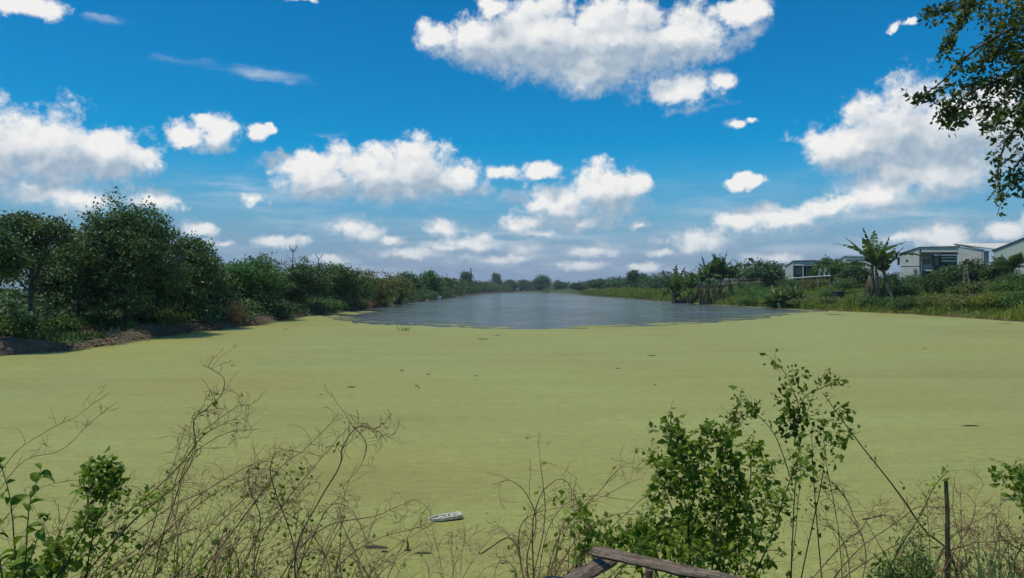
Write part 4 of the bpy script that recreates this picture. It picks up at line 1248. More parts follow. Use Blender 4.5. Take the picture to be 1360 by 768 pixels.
# ------------------------------------------------------------------ shrubs on the near bank
def spline(pts, n=26):
    p = np.asarray(pts, float)
    p = np.vstack([2 * p[0] - p[1], p, 2 * p[-1] - p[-2]])
    m = len(p) - 3; out = []
    for t in np.linspace(0, m - 1e-6, n):
        i = int(t); f = t - i
        a, b, c, d = p[i:i + 4]
        out.append(0.5 * (2 * b + (c - a) * f + (2 * a - 5 * b + 4 * c - d) * f * f + (3 * b - a - 3 * c + d) * f ** 3))
    return np.array(out)

class Shrub:
    """a plant rooted on the near bank; stems follow the photograph's outlines at the plant's own distance"""
    def __init__(self, name, seed, label, cat, group, base_px, d, wood='twig', leafmat='leaf_shrub'):
        self.rng = np.random.default_rng(seed)
        self.d, self.wood, self.leafmat = d, wood, leafmat
        x = (base_px - 680) / FPX * d
        self.o = np.array([x, d, tz(x, d)])
        self.root = empty(name, self.o, 0, label, cat, group)
        self.c, self.u, self.s = [], [], []
        self.tips = []
    def path(self, pix, spread=0.35, root=True):
        """pixel polyline to 3-D, wandering in depth"""
        rng = self.rng; n = len(pix)
        d0 = self.d + rng.normal(0, spread * .5)
        dd = d0 + np.cumsum(rng.normal(0, spread / n, n))
        p = np.array([W(px, py, q) for (px, py), q in zip(pix, dd)])
        if root:     # carry the stem down to the soil
            g = p[0].copy(); g[2] = tz(g[0], g[1]) - 0.05
            if g[2] < p[0][2] - 0.05: p = np.vstack([g, p])
        return p
    def grow(self, mb, path, r, twigs, tl, level=1, up=0.25, curl=0.5, leafy=0.0, leaf=0.04):
        rng = self.rng
        L = np.linalg.norm(np.diff(path, axis=0), axis=1).sum()
        n = len(path)
        for _ in range(twigs):
            k = rng.integers(int(n * .25), n - 1)
            a = path[k]; tan = unit(path[min(k + 1, n - 1)] - path[k - 1])
            dv = unit(tan * .7 + rng.normal(0, .65, 3) + np.array([0, 0, up]))
            ln = tl * rng.uniform(.35, 1.3)
            m = 8; st = ln / (m - 1); q = np.empty((m, 3)); q[0] = a
            turn = rng.normal(0, 1, 3) * curl * .55
            for i in range(1, m):
                q[i] = q[i - 1] + dv * st
                dv = unit(dv + turn * .5 + rng.normal(0, .16, 3) + np.array([0, 0, -.03]))
            s = np.linspace(0, 1, m)[:, None]
            rr = r * (1 - .6 * k / n) * .55
            mb.tube(q, np.maximum(rr * (1 - .75 * s[:, 0]), .0011), 3, False)
            if level > 0:
                self.grow(mb, q, rr, rng.integers(1, 4), tl * .45, level - 1, up, curl, leafy, leaf)
            self.tips.append(q)
    def stem(self, pix, r=0.006, twigs=10, tl=0.22, level=1, up=0.25, curl=0.5, spread=0.35, root=True, n=26):
        p = spline(self.path(pix, spread, root), n)
        p += np.cumsum(np.cumsum(self.rng.normal(0, .0016, p.shape), 0) * .6 + self.rng.normal(0, .002, p.shape), 0) * np.linspace(0, 1, n)[:, None]
        mb = MB().tube(p - self.o, np.maximum(r * (1.05 - .8 * np.linspace(0, 1, n)), .0014), 5)
        sub = MB(); keep = len(self.tips)
        self.grow(mb, p - self.o, r, twigs, tl, level, up, curl)
        mb.build('stem', M[self.wood], self.root)
        return p
    def fill(self, n, x0, x1, top0, top1, lean=40, r=.0035, twigs=9, tl=.13, curl=1.0):
        """more stems of the same plant, thick near the ground"""
        rng = self.rng
        for _ in range(n):
            a = rng.uniform(x0, x1); t = rng.uniform(top0, top1); l = rng.normal(lean, abs(lean) * .6 + 15)
            self.stem([(a, 800), (a + l * .3 + rng.normal(0, 8), 800 - (800 - t) * .5), (a + l + rng.normal(0, 12), t)], r, twigs, tl, 1, .15, curl, .6, n=16)
    def leaf_at(self, c, u, L, wide=.3):
        rng = self.rng
        n = len(c)
        side = unit(np.cross(u, rng.normal(0, .5, (n, 3)) + np.array([0, 0, 1.0])))
        LL = L * np.clip(np.exp(rng.normal(-.05, .36, (n, 1))), .4, 1.9)
        self.c.append(c); self.u.append(unit(u) * LL); self.s.append(side * LL * wide)
    def leaves_on(self, path, per_m, L, jit=.02, f0=.2, wide=.3, f1=1.0):
        rng = self.rng
        seg = np.linalg.norm(np.diff(path, axis=0), axis=1); tot = seg.sum(); n = int(per_m * tot)
        t = rng.uniform(f0, f1, n) * (len(path) - 1); i = t.astype(int).clip(0, len(path) - 2)
        c = path[i] + (path[i + 1] - path[i]) * (t - i)[:, None] + rng.normal(0, jit, (n, 3))
        tan = unit(path[i + 1] - path[i])
        self.leaf_at(c - (self.o if np.abs(path[0] - self.o).max() < 50 and False else 0), unit(tan * .4 + rng.normal(0, .8, (n, 3)) + np.array([0, 0, -.1])), L, wide)
    def leaves_on_tips(self, per, L, jit=.015, frac=1.0, wide=.3):
        rng = self.rng
        for q in self.tips:
            if rng.uniform() > frac: continue
            k = rng.poisson(per)
            if k == 0: continue
            t = rng.uniform(.2, 1, k) * (len(q) - 1); i = t.astype(int).clip(0, len(q) - 2)
            c = q[i] + (q[i + 1] - q[i]) * (t - i)[:, None] + rng.normal(0, jit, (k, 3)) + self.o
            self.leaf_at(c, unit(unit(q[i + 1] - q[i]) * .5 + rng.normal(0, .7, (k, 3)) + np.array([0, 0, -.15])), L, wide)
    def clump(self, px, py, rx, ry, n, L, rz=None, wide=.38):
        rng = self.rng; s = self.d / FPX
        c0 = W(px, py, self.d)
        d = unit(rng.normal(0, 1, (n, 3))) * rng.uniform(.25, 1, (n, 1)) ** .6
        c = c0 + d * np.array([rx * s, (rz or rx) * s, ry * s]) + rng.normal(0, .012, (n, 3))
        self.leaf_at(c, unit(d * .5 + rng.normal(0, .7, (n, 3)) + np.array([0, 0, -.3])), L, wide)
    def done(self, mat=None, name='foliage'):
        if self.c:
            mb = MB().leaves(np.concatenate(self.c) - self.o, np.concatenate(self.u), np.concatenate(self.s), .35)
            o = mb.build(name, M[mat or self.leafmat], self.root)
            if name != 'foliage': o['kind'] = 'stuff'
            self.c, self.u, self.s = [], [], []
        return self.root

M['leaf_red'] = leaf_mat('withered red brown tufts', (0.06, 0.025, 0.02), (0.13, 0.055, 0.045), (0.22, 0.12, 0.09), .2, .8, .1)
NB = 'plants on the near bank'
# --- leafy plant at the left edge: broad pointed leaves, each its own part
def big_leaf_mesh(seed, mat='leaf_shrub'):
    n = 7; t = np.linspace(0, 1, n); w = .24 * np.sin(t ** .8 * math.pi) ** .8
    rng = np.random.default_rng(seed)
    z = .12 * np.sin(t * math.pi) - .25 * t ** 2
    v, f = [], []
    for i in range(n):
        v += [(t[i], -w[i], z[i] + w[i] * .45), (t[i], 0, z[i]), (t[i], w[i], z[i] + w[i] * .45)]
    for i in range(n - 1):
        a = i * 3; f += [[a, a + 1, a + 4, a + 3], [a + 1, a + 2, a + 5, a + 4]]
    return MB().add(v, f).mesh('leaf', M[mat])
BIGLEAF = [big_leaf_mesh(i) for i in range(2)]
def left_plant():
    s = Shrub('leafy_plant', 3, 'leafy green plant with broad pointed leaves at bottom left corner', 'plant', NB, 20, 3.9, 'twig_green')
    rng = s.rng
    for pix in ([(22, 800), (20, 720), (14, 660), (6, 605)], [(26, 800), (28, 730), (25, 665), (27, 628)], [(8, 800), (4, 740), (-8, 690)], [(26, 790), (40, 730), (46, 690)], [(0, 800), (-10, 740), (-20, 650)]):
        p = s.stem(pix, .006, 2, .1, 0, spread=.15)
        for k in range(4, 26, 1):
            if rng.uniform() < .62:
                o = bpy.data.objects.new('leaf', BIGLEAF[rng.integers(2)]); COL.objects.link(o); o.parent = s.root
                o.location = p[k] - s.o
                o.rotation_euler = (rng.normal(0, .5), math.radians(rng.uniform(-45, 35)), rng.uniform(0, 6.28))
                L = rng.uniform(.05, .105); o.scale = (L, L * rng.uniform(.9, 1.3), L)
    s.done()
left_plant()

# --- vine ball
s = Shrub('vine', 5, 'dense dark green vine ball hanging on twigs near the left edge', 'vine', NB, 120, 4.3, 'twig_dark')
s.stem([(60, 800), (95, 735), (120, 690), (130, 650), (135, 612)], .007, 8, .15)
s.stem([(110, 800), (122, 720), (140, 660), (160, 615)], .006, 6, .12)
s.clump(132, 636, 24, 30, 420, .036); s.clump(120, 690, 16, 22, 110, .034); s.clump(152, 640, 14, 32, 110, .034); s.clump(98, 735, 32, 26, 110, .045); s.clump(60, 745, 36, 24, 110, .05); s.clump(170, 668, 44, 14, 130, .026); s.clump(215, 655, 30, 12, 90, .022); s.clump(150, 720, 40, 22, 90, .036); s.clump(20, 760, 40, 20, 90, .05)
s.leaves_on_tips(3, .034)
s.done()

# --- pale thin twigs far left
s = Shrub('thin_twig_shrub', 6, 'thin pale leafless twigs reaching right above the leafy corner plant', 'shrub', NB, 10, 4.6)
s.stem([(-30, 700), (10, 612), (60, 575), (100, 560), (142, 538)], .0035, 12, .14, 1, .3)
s.stem([(-30, 720), (20, 618), (72, 598), (96, 572), (118, 545)], .0035, 12, .12, 1, .3)
s.stem([(-20, 740), (30, 660), (90, 640), (150, 655)], .0035, 9, .14, 1)
s.stem([(-20, 790), (40, 715), (110, 690), (190, 668)], .004, 9, .16, 1)
s.done()

# --- arching dry brush, left: a dense sheaf of red brown stems
s = Shrub('arching_brush', 7, 'arching sheaf of bare red brown stems at lower left', 'shrub', NB, 190, 4.7)
A = [[(70, 800), (125, 715), (190, 665), (250, 612), (285, 572), (330, 550), (352, 546)],
     [(90, 800), (170, 700), (235, 645), (262, 600), (262, 558), (284, 540), (306, 520), (312, 497), (292, 478)],
     [(200, 800), (212, 725), (235, 655), (252, 606), (300, 572), (346, 562)],
     [(140, 800), (205, 720), (275, 660), (330, 628), (372, 612)],
     [(100, 800), (150, 730), (215, 672), (270, 640), (330, 600), (362, 590)],
     [(170, 800), (190, 740), (230, 690), (240, 630), (256, 575), (230, 560)],
     [(230, 800), (238, 720), (232, 660), (262, 590), (320, 545), (340, 540)],
     [(215, 800), (260, 730), (320, 660), (352, 640), (395, 630)],
     [(190, 800), (222, 740), (250, 680), (300, 640), (340, 635)],
     [(260, 800), (275, 740), (330, 690), (390, 660)],
     [(110, 800), (180, 735), (260, 700), (310, 690)],
     [(160, 800), (200, 712), (225, 640), (250, 600), (275, 560)]]
for i, a in enumerate(A):
    p = s.stem(a, .0062 if i < 5 else .005, 22, .20, 1, .22, .9, .5)
    if i in (0, 1, 3): s.leaves_on(p, 55, .022, .02, .2, .28, .75)
s.fill(38, 50, 330, 630, 750, 70, .0048)
for q in ((180, 745, 44, 22, 80), (250, 735, 40, 24, 70), (300, 755, 40, 18, 60), (110, 760, 40, 16, 60)): s.clump(*q, .030)
s.leaves_on_tips(.16, .022)
s.done('leaf_shrub')

# --- second brush, centre left
s = Shrub('thorny_brush', 8, 'tangled leafless thorny brush left of the floating white litter', 'shrub', NB, 360, 4.6)
B = [[(395, 800), (392, 730), (424, 662), (448, 620), (452, 592), (468, 566), (490, 574), (496, 590)],
     [(330, 800), (345, 722), (380, 668), (430, 612), (476, 566)],
     [(240, 800), (300, 720), (352, 655), (384, 622), (424, 602), (472, 570)],
     [(400, 800), (388, 720), (366, 660), (360, 622), (380, 600), (440, 606)],
     [(300, 800), (330, 740), (350, 690), (340, 640), (352, 612)],
     [(360, 800), (396, 735), (440, 700), (500, 688), (530, 676), (566, 664)],
     [(420, 800), (452, 742), (500, 706), (545, 690), (556, 682)],
     [(380, 800), (420, 700), (440, 664), (462, 668), (474, 700), (480, 745)],
     [(470, 566), (486, 590), (482, 620), (470, 650), (464, 664)],
     [(480, 800), (470, 750), (440, 700), (452, 650)],
     [(280, 800), (320, 730), (400, 690), (450, 640)],
     [(440, 800), (436, 740), (400, 690), (350, 665), (320, 640)],
     [(500, 800), (486, 752), (452, 730), (400, 725)]]
for i, a in enumerate(B):
    s.stem(a, .0058 if i < 6 else .0042, 24 if i != 8 else 3, .19, 1, .12, 1.1, .5, root=(i != 8))
s.clump(376, 640, 50, 30, 90, .024); s.clump(350, 690, 50, 40, 60, .026)
s.fill(38, 240, 510, 640, 755, 25, .0048)
for q in ((340, 745, 40, 22, 60), (420, 750, 44, 20, 70), (470, 758, 30, 14, 40), (395, 700, 40, 20, 40)): s.clump(*q, .028)
s.leaves_on_tips(.12, .024)
s.done('leaf_shrub')
s.clump(348, 641, 15, 13, 240, .018, wide=.12)
s.done('leaf_red', 'withered_flower_head')

# --- dry flowering weeds below the litter
s = Shrub('dry_weed', 9, 'dry weeds with reddish seed heads below the floating white litter', 'weed', NB, 600, 4.8, 'straw')
for a in ([(596, 800), (600, 752), (612, 712), (628, 690)], [(588, 800), (586, 750), (578, 722), (572, 706)], [(612, 800), (616, 760), (626, 732), (640, 715)], [(570, 800), (566, 760), (552, 742), (545, 735)],
          [(604, 800), (596, 740), (590, 700)], [(630, 800), (640, 752), (672, 738)], [(600, 800), (622, 745), (650, 700), (664, 694), (668, 716)], [(560, 800), (575, 745), (600, 730)]):
    s.stem(a, .003, 13, .10, 1, .35, .5, .3)
s.clump(606, 716, 16, 20, 130, .017, wide=.12); s.clump(576, 724, 12, 9, 70, .015, wide=.12); s.clump(628, 728, 14, 10, 50, .017, wide=.12)
s.done('leaf_red', 'seed_heads')

# --- bare arching twigs at the middle
s = Shrub('bare_twig_shrub', 10, 'bare arching twigs standing left of the weathered planks', 'shrub', NB, 705, 4.4)
C = [[(706, 800), (700, 740), (714, 692), (706, 652), (690, 628), (676, 628)], [(710, 800), (706, 720), (708, 680), (720, 646), (742, 632), (757, 645), (762, 668)],
     [(700, 800), (690, 722), (700, 692), (742, 676), (792, 672)], [(720, 800), (738, 722), (768, 682), (800, 650), (830, 616), (850, 608)],
     [(640, 735), (676, 714), (692, 735), (706, 780)], [(712, 800), (728, 706), (772, 664), (852, 670)], [(724, 800), (756, 730), (790, 700), (850, 690)],
     [(700, 800), (716, 700), (702, 640), (684, 608)], [(730, 800), (770, 740), (820, 690), (870, 640), (890, 632)], [(716, 800), (736, 740), (750, 690), (800, 660), (850, 640)],
     [(690, 800), (682, 750), (660, 735), (645, 760)], [(740, 800), (778, 730), (790, 690), (784, 660), (800, 640)]]
for i, a in enumerate(C):
    s.stem(a, .0052, 12, .19, 1, .1, 1.1, .4, root=(i != 4))
s.fill(14, 650, 790, 680, 760, 25)
s.leaves_on_tips(.15, .03)
s.done()

# --- the leafy shrub
s = Shrub('leafy_shrub', 11, 'big leafy green shrub rising behind the weathered planks', 'shrub', NB, 930, 4.5, 'twig_dark')
D = [[(930, 800), (925, 720), (905, 640), (893, 590), (890, 556)], [(940, 800), (945, 700), (938, 620), (930, 562)], [(955, 800), (965, 700), (962, 630), (958, 575), (964, 560)],
     [(900, 800), (905, 720), (880, 640), (868, 600), (862, 580)], [(970, 800), (985, 710), (990, 640), (985, 600), (978, 575)], [(985, 800), (1010, 700), (1015, 640), (1008, 602)],
     [(860, 800), (850, 740), (862, 680), (880, 640), (920, 600)], [(990, 800), (1020, 720), (1040, 660), (1052, 632)], [(920, 800), (915, 700), (925, 650), (912, 590), (916, 566)], [(880, 800), (850, 715), (820, 700)],
     [(1000, 800), (960, 730), (930, 690), (900, 680)]]
for a in D:
    p = s.stem(a, .007, 16, .17, 1, .35, .6, .7)
    s.leaves_on(p, 60, .040, .03, .3, .36)
s.leaves_on_tips(1.9, .038, wide=.36)
for q in [(893, 575, 12, 20, 60), (912, 600, 16, 30, 90), (905, 640, 16, 24, 80), (932, 590, 10, 26, 60), (942, 640, 20, 34, 130), (960, 590, 9, 22, 60), (975, 625, 16, 22, 90), (962, 668, 24, 26, 190), (985, 665, 22, 24, 130), (925, 690, 30, 24, 150), (900, 705, 26, 26, 110), (960, 712, 34, 22, 150), (872, 650, 14, 12, 24), (1012, 640, 16, 18, 50), (1030, 665, 20, 18, 60), (885, 620, 16, 18, 50), (868, 700, 24, 24, 80), (1000, 700, 26, 26, 110), (945, 570, 12, 16, 40), (1005, 600, 10, 14, 36)]:
    s.clump(*q[:5], .040)
s.done()
s = Shrub('ground_creeper', 12, 'leafy creeper growing low behind and above the weathered planks', 'plant', NB, 850, 4.3, 'twig_dark')
for a in ([(760, 800), (790, 745), (830, 700)], [(800, 800), (840, 740), (880, 715)], [(860, 800), (900, 750), (960, 730)], [(770, 800), (772, 740), (776, 690)], [(900, 800), (930, 760), (990, 745)]):
    s.stem(a, .005, 12, .14, 1, .2, .6, .3)
s.leaves_on_tips(2.2, .036)
for q in [(800, 712, 34, 24, 190), (850, 716, 40, 20, 230), (905, 728, 40, 20, 230), (960, 740, 36, 20, 150), (772, 690, 20, 18, 80), (780, 740, 20, 20, 80)]:
    s.clump(*q[:5], .036)
s.done()

# --- the tall leafy stalk and its neighbours
s = Shrub('tall_weed', 13, 'tallest thin leafy stalk rising above the leafy shrub', 'weed', NB, 1060, 4.5, 'twig_dark')
E = [[(1050, 800), (1050, 710), (1052, 610), (1057, 545), (1066, 490)], [(1094, 800), (1088, 700), (1083, 610), (1086, 560)], [(1060, 800), (1088, 680), (1104, 625), (1112, 592)],
     [(1052, 640), (1030, 580), (1000, 545), (985, 530)], [(1055, 590), (1062, 545), (1050, 510), (1036, 500)], [(1057, 560), (1070, 530), (1095, 525), (1108, 522)],
     [(1046, 800), (1060, 700), (1070, 610), (1056, 560)], [(1120, 800), (1114, 700), (1100, 600), (1108, 560), (1130, 570)]]
for i, a in enumerate(E):
    p = s.stem(a, .0055 if i < 3 else .0035, 8, .10, 0, .35, .4, .25, root=i not in (3, 4, 5))
    s.leaves_on(p, 45 if i in (3, 4, 5) else 22, .036, .03, .45)
s.leaves_on_tips(2.0, .034)
for q in [(1058, 545, 20, 26, 90), (1064, 500, 16, 16, 40), (1050, 565, 16, 20, 50), (1110, 572, 18, 20, 70), (1118, 548, 14, 10, 26), (1040, 530, 16, 14, 26), (1112, 600, 10, 14, 24), (1044, 560, 14, 12, 24)]:
    s.clump(*q[:5], .036)
s.done()
s = Shrub('long_cane', 14, 'long straight cane slanting down right from the tallest stalk', 'cane', NB, 1250, 4.4, 'twig_dark')
p = s.stem([(1268, 752), (1225, 702), (1190, 655), (1142, 597), (1100, 542), (1076, 512)], .0075, 3, .06, 0, spread=.12)
s.leaves_on(p, 14, .034, .03, .5); s.done()
s = Shrub('crossing_cane', 15, 'dark cane leaning right that crosses the long slanting cane', 'cane', NB, 1172, 4.2, 'twig_dark')
p = s.stem([(1166, 800), (1190, 735), (1212, 690), (1226, 645), (1232, 615)], .006, 4, .06, 0, spread=.12)
s.leaves_on(p, 40, .028, .025, .6); s.done()

# --- twigs at right
s = Shrub('tangled_twig_shrub', 16, 'tangled bare twigs between the tallest stalk and the dark stake', 'shrub', NB, 1130, 4.5)
for a in ([(1060, 800), (1120, 720), (1142, 700), (1156, 665), (1150, 650)], [(1100, 790), (1136, 735), (1190, 700), (1215, 690), (1260, 700)], [(1140, 700), (1120, 660), (1090, 640)], [(1146, 690), (1180, 685), (1220, 690)],
          [(1130, 800), (1128, 730), (1112, 690), (1070, 660)], [(1090, 800), (1160, 745), (1230, 720), (1290, 712)], [(1140, 800), (1150, 740), (1140, 695), (1110, 655), (1104, 630)], [(1190, 800), (1200, 740), (1240, 700), (1264, 690)]):
    s.stem(a, .0048, 14, .2, 1, .12, 1.0, .4, root=a[0][1] > 780)
s.done()
s = Shrub('dry_thicket', 17, 'thicket of thin dry twigs right of the dark stake', 'shrub', NB, 1300, 4.4)
F = [[(1300, 800), (1330, 735), (1345, 705), (1370, 690)], [(1370, 770), (1320, 730), (1290, 705), (1262, 690)], [(1240, 790), (1290, 700), (1310, 670), (1345, 655)], [(1265, 800), (1280, 720), (1284, 660), (1286, 622)],
     [(1330, 800), (1320, 740), (1302, 690), (1298, 640)], [(1250, 735), (1300, 722), (1360, 720)], [(1260, 800), (1268, 730), (1262, 680), (1238, 645)], [(1236, 800), (1236, 720), (1234, 640)], [(1370, 740), (1330, 715), (1300, 690)],
     [(1230, 800), (1262, 720), (1310, 690), (1350, 660)], [(1290, 800), (1285, 740), (1270, 690), (1262, 650)]]
for a in F:
    s.stem(a, .0044, 16, .18, 1, .2, .9, .5, root=a[0][1] > 780)
s.fill(26, 1180, 1380, 680, 755, 0, .0042)
for q in ((1300, 755, 50, 16, 70), (1350, 740, 30, 24, 60), (1180, 755, 40, 14, 50)): s.clump(*q, .030)
s.done('leaf_shrub')
s.clump(1284, 705, 14, 18, 150, .016, wide=.12)
s.done('leaf_red', 'withered_tuft')
s = Shrub('leafy_sprig', 18, 'leafy sprig entering from the right edge above the dry thicket', 'plant', NB, 1360, 4.2, 'twig_dark')
for a in ([(1390, 800), (1380, 720), (1362, 660), (1340, 638), (1318, 628)], [(1385, 790), (1368, 690), (1352, 640), (1350, 610)], [(1380, 760), (1372, 670), (1380, 625)]):
    p = s.stem(a, .005, 6, .12, 1, .2, .5, .2); s.leaves_on(p, 55, .036, .03, .6)
s.clump(1338, 638, 22, 14, 60, .036); s.clump(1362, 640, 16, 16, 40, .036)
s.leaves_on_tips(1.0, .034); s.done()
s = Shrub('fern', 19, 'bright green feathery plant at the bottom right below the crossing canes', 'plant', NB, 1210, 3.9, 'twig_green')
for a in ([(1205, 800), (1200, 770), (1192, 748)], [(1210, 800), (1225, 765), (1246, 742)], [(1215, 800), (1216, 765), (1212, 735)], [(1195, 800), (1175, 775), (1150, 762)], [(1220, 800), (1236, 775), (1258, 760)]):
    p = s.stem(a, .004, 10, .1, 0, .2, .3, .1); s.leaves_on(p, 620, .032, .03, .2, .14)
s.done('leaf_bright')

def tuft(px, d, n, L, seed, label, mat='leaf_grass', rx=.12):
    rng = np.random.default_rng(seed); x = (px - 680) / FPX * d; o = np.array([x, d, tz(x, d) - .02]); mb = MB()
    for i in range(n):
        a = rng.uniform(0, 6.28); ln = L * rng.uniform(.5, 1.1); b = np.array([rng.normal(0, rx), rng.normal(0, rx), 0]); out = np.array([math.cos(a), math.sin(a), 0])
        t = np.linspace(0, 1, 6); p = b + out[None] * (ln * .55 * t ** 1.5)[:, None] + np.array([0, 0, 1.0]) * (ln * (t - .38 * t ** 2.4))[:, None]
        w = .007 * (1 - t ** 2) + .0006; sd = np.array([-out[1], out[0], 0])
        v = np.concatenate([p - sd * w[:, None], p + sd * w[:, None]])
        mb.add(v, [[k, k + 1, 7 + k, 6 + k] for k in range(5)])
    ob = mb.build('grass_tuft', M[mat], None, False, o)
    tag(ob, label, 'grass', 'grass tufts on the near bank')
tuft(1345, 3.9, 150, .85, 1, 'coarse dark grass tuft in the bottom right corner', 'leaf_mid')
tuft(845, 3.9, 120, .55, 2, 'grass tuft between the two weathered planks', 'leaf_grass', .22)
tuft(455, 4.3, 110, .50, 3, 'dark grass tuft at the foot of the thorny brush', 'leaf_mid', .22)
tuft(940, 4.0, 90, .5, 4, 'grass tuft at the right end of the longer plank', 'leaf_mid', .2)

# near bank litter and herbs
def near_litter():
    rng = np.random.default_rng(44); n = 9000
    x = rng.uniform(-4.5, 4.5, n); y = rng.uniform(2.2, 6.6, n)
    k = terrain_z(x, y) > .02; x, y = x[k], y[k]
    mb = MB().leaves(*blades(rng, x, y, rng.uniform(.02, .16, len(x)), np.full(len(x), .012), 1.2))
    o = mb.build('leaf_litter', M['leaf_olive']); tag(o, 'short herbs and leaf litter on the near bank', 'litter', kind='stuff')
near_litter()

# ------------------------------------------------------------------ stake, planks, pipe on the near bank
M['wood_grey'] = plain_mat('weathered plank', (0.13, 0.09, 0.06), (0.36, 0.27, 0.20), 110.0, 0.9, 0.9, 0.1, (0.06, 1, 1), 8.0, dirt=(0.05, 0.035, 0.025))
M['rubber'] = plain_mat('black plastic', (0.008, 0.008, 0.009), (0.016, 0.016, 0.017), 6.0, 0.38, 0.05, 0.5)
b = W(1258, 768, 4.1); t = W(1256.5, 640, 4.15); g = b.copy(); g[2] = tz(b[0], b[1]) - .15
pp = spline([g, b, (b + t) / 2 + np.array([.006, 0, 0]), t], 14); pp += np.random.default_rng(2).normal(0, .0016, pp.shape)
ob = MB().tube(pp - g, np.linspace(.0165, .0105, 14), 7).build('stake', M['twig_dark'], None, True, g)
tag(ob, 'straight dark wooden stake standing upright at bottom right', 'stake')

def plank(a, b, wid, thick, up, label, seed):
    a, b = np.array(a), np.array(b); L = np.linalg.norm(b - a); ax = (b - a) / L
    side = unit(np.cross(np.array(up), ax)); nrm = np.cross(ax, side)
    rng = np.random.default_rng(seed); n = 16; t = np.linspace(0, 1, n); v = []
    for i, q in enumerate(t):
        c = np.array([q * L, 0, 0]); e0, e1 = rng.normal(0, .0022, 2); z0 = rng.normal(0, .0012)
        v += [c + (0, -wid / 2 + e0, -thick / 2), c + (0, wid / 2 + e1, -thick / 2), c + (0, wid / 2 + e1 - .003, thick / 2 + z0), c + (0, -wid / 2 + e0 + .003, thick / 2 + z0)]
    v = np.array(v); v[:4, 0] += rng.uniform(-.015, .01, 4); v[-4:, 0] += rng.uniform(-.01, .015, 4)
    f = [[i * 4 + j, i * 4 + (j + 1) % 4, (i + 1) * 4 + (j + 1) % 4, (i + 1) * 4 + j] for i in range(n - 1) for j in range(4)] + [[3, 2, 1, 0], [n * 4 - 4, n * 4 - 3, n * 4 - 2, n * 4 - 1]]
    o = MB().add(v, f).build('plank', M['wood_grey'])
    o.matrix_world = Matrix(((ax[0], side[0], nrm[0], a[0]), (ax[1], side[1], nrm[1], a[1]), (ax[2], side[2], nrm[2], a[2]), (0, 0, 0, 1)))
    return tag(o, label, 'plank', 'weathered planks on the near bank')
plank(W(787, 731, 3.35), W(1010, 779, 3.0), .056, .014, (0.1, -.62, .8), 'longer weathered plank sloping down to the right at the bottom', 1)
plank(W(812, 741, 3.45), W(728, 790, 2.95), .074, .014, (0.1, -.62, .8), 'short broad plank sloping down to the left beside the black pipe', 2)
# posts that carry the planks
for px, py, d, lab in ((862, 757, 3.36, 'short dark post holding the longer plank near its middle'), (1000, 782, 3.02, 'short dark post under the lower end of the longer plank')):
    t_ = W(px, py, d); g = t_.copy(); g[2] = tz(g[0], g[1]) - .2
    ob = MB().tube(np.array([g - g, (t_ - g) / 2, t_ - g]), .018, 8).build('plank_post', M['timber'], None, True, g); tag(ob, lab, 'post', 'posts under the planks')
def black_pipe():
    c = W(741, 779, 3.0); root = empty('pipe', c, 0, 'black plastic pipe end poking up at the bottom beside the planks', 'pipe')
    ax = unit(np.array([-.15, -.55, -.8])); t = np.linspace(0, 1, 14)[:, None]
    r = .062 + .004 * (np.arange(14) % 2)
    MB().tube(t * ax * .9, r, 18).build('shell', M['rubber'], root, True)
    MB().tube(np.array([[0, 0, 0], -ax * .012, -ax * .024, -ax * .03]), [.070, .071, .066, .045], 18).build('cap', M['rubber'], root, True)
black_pipe()

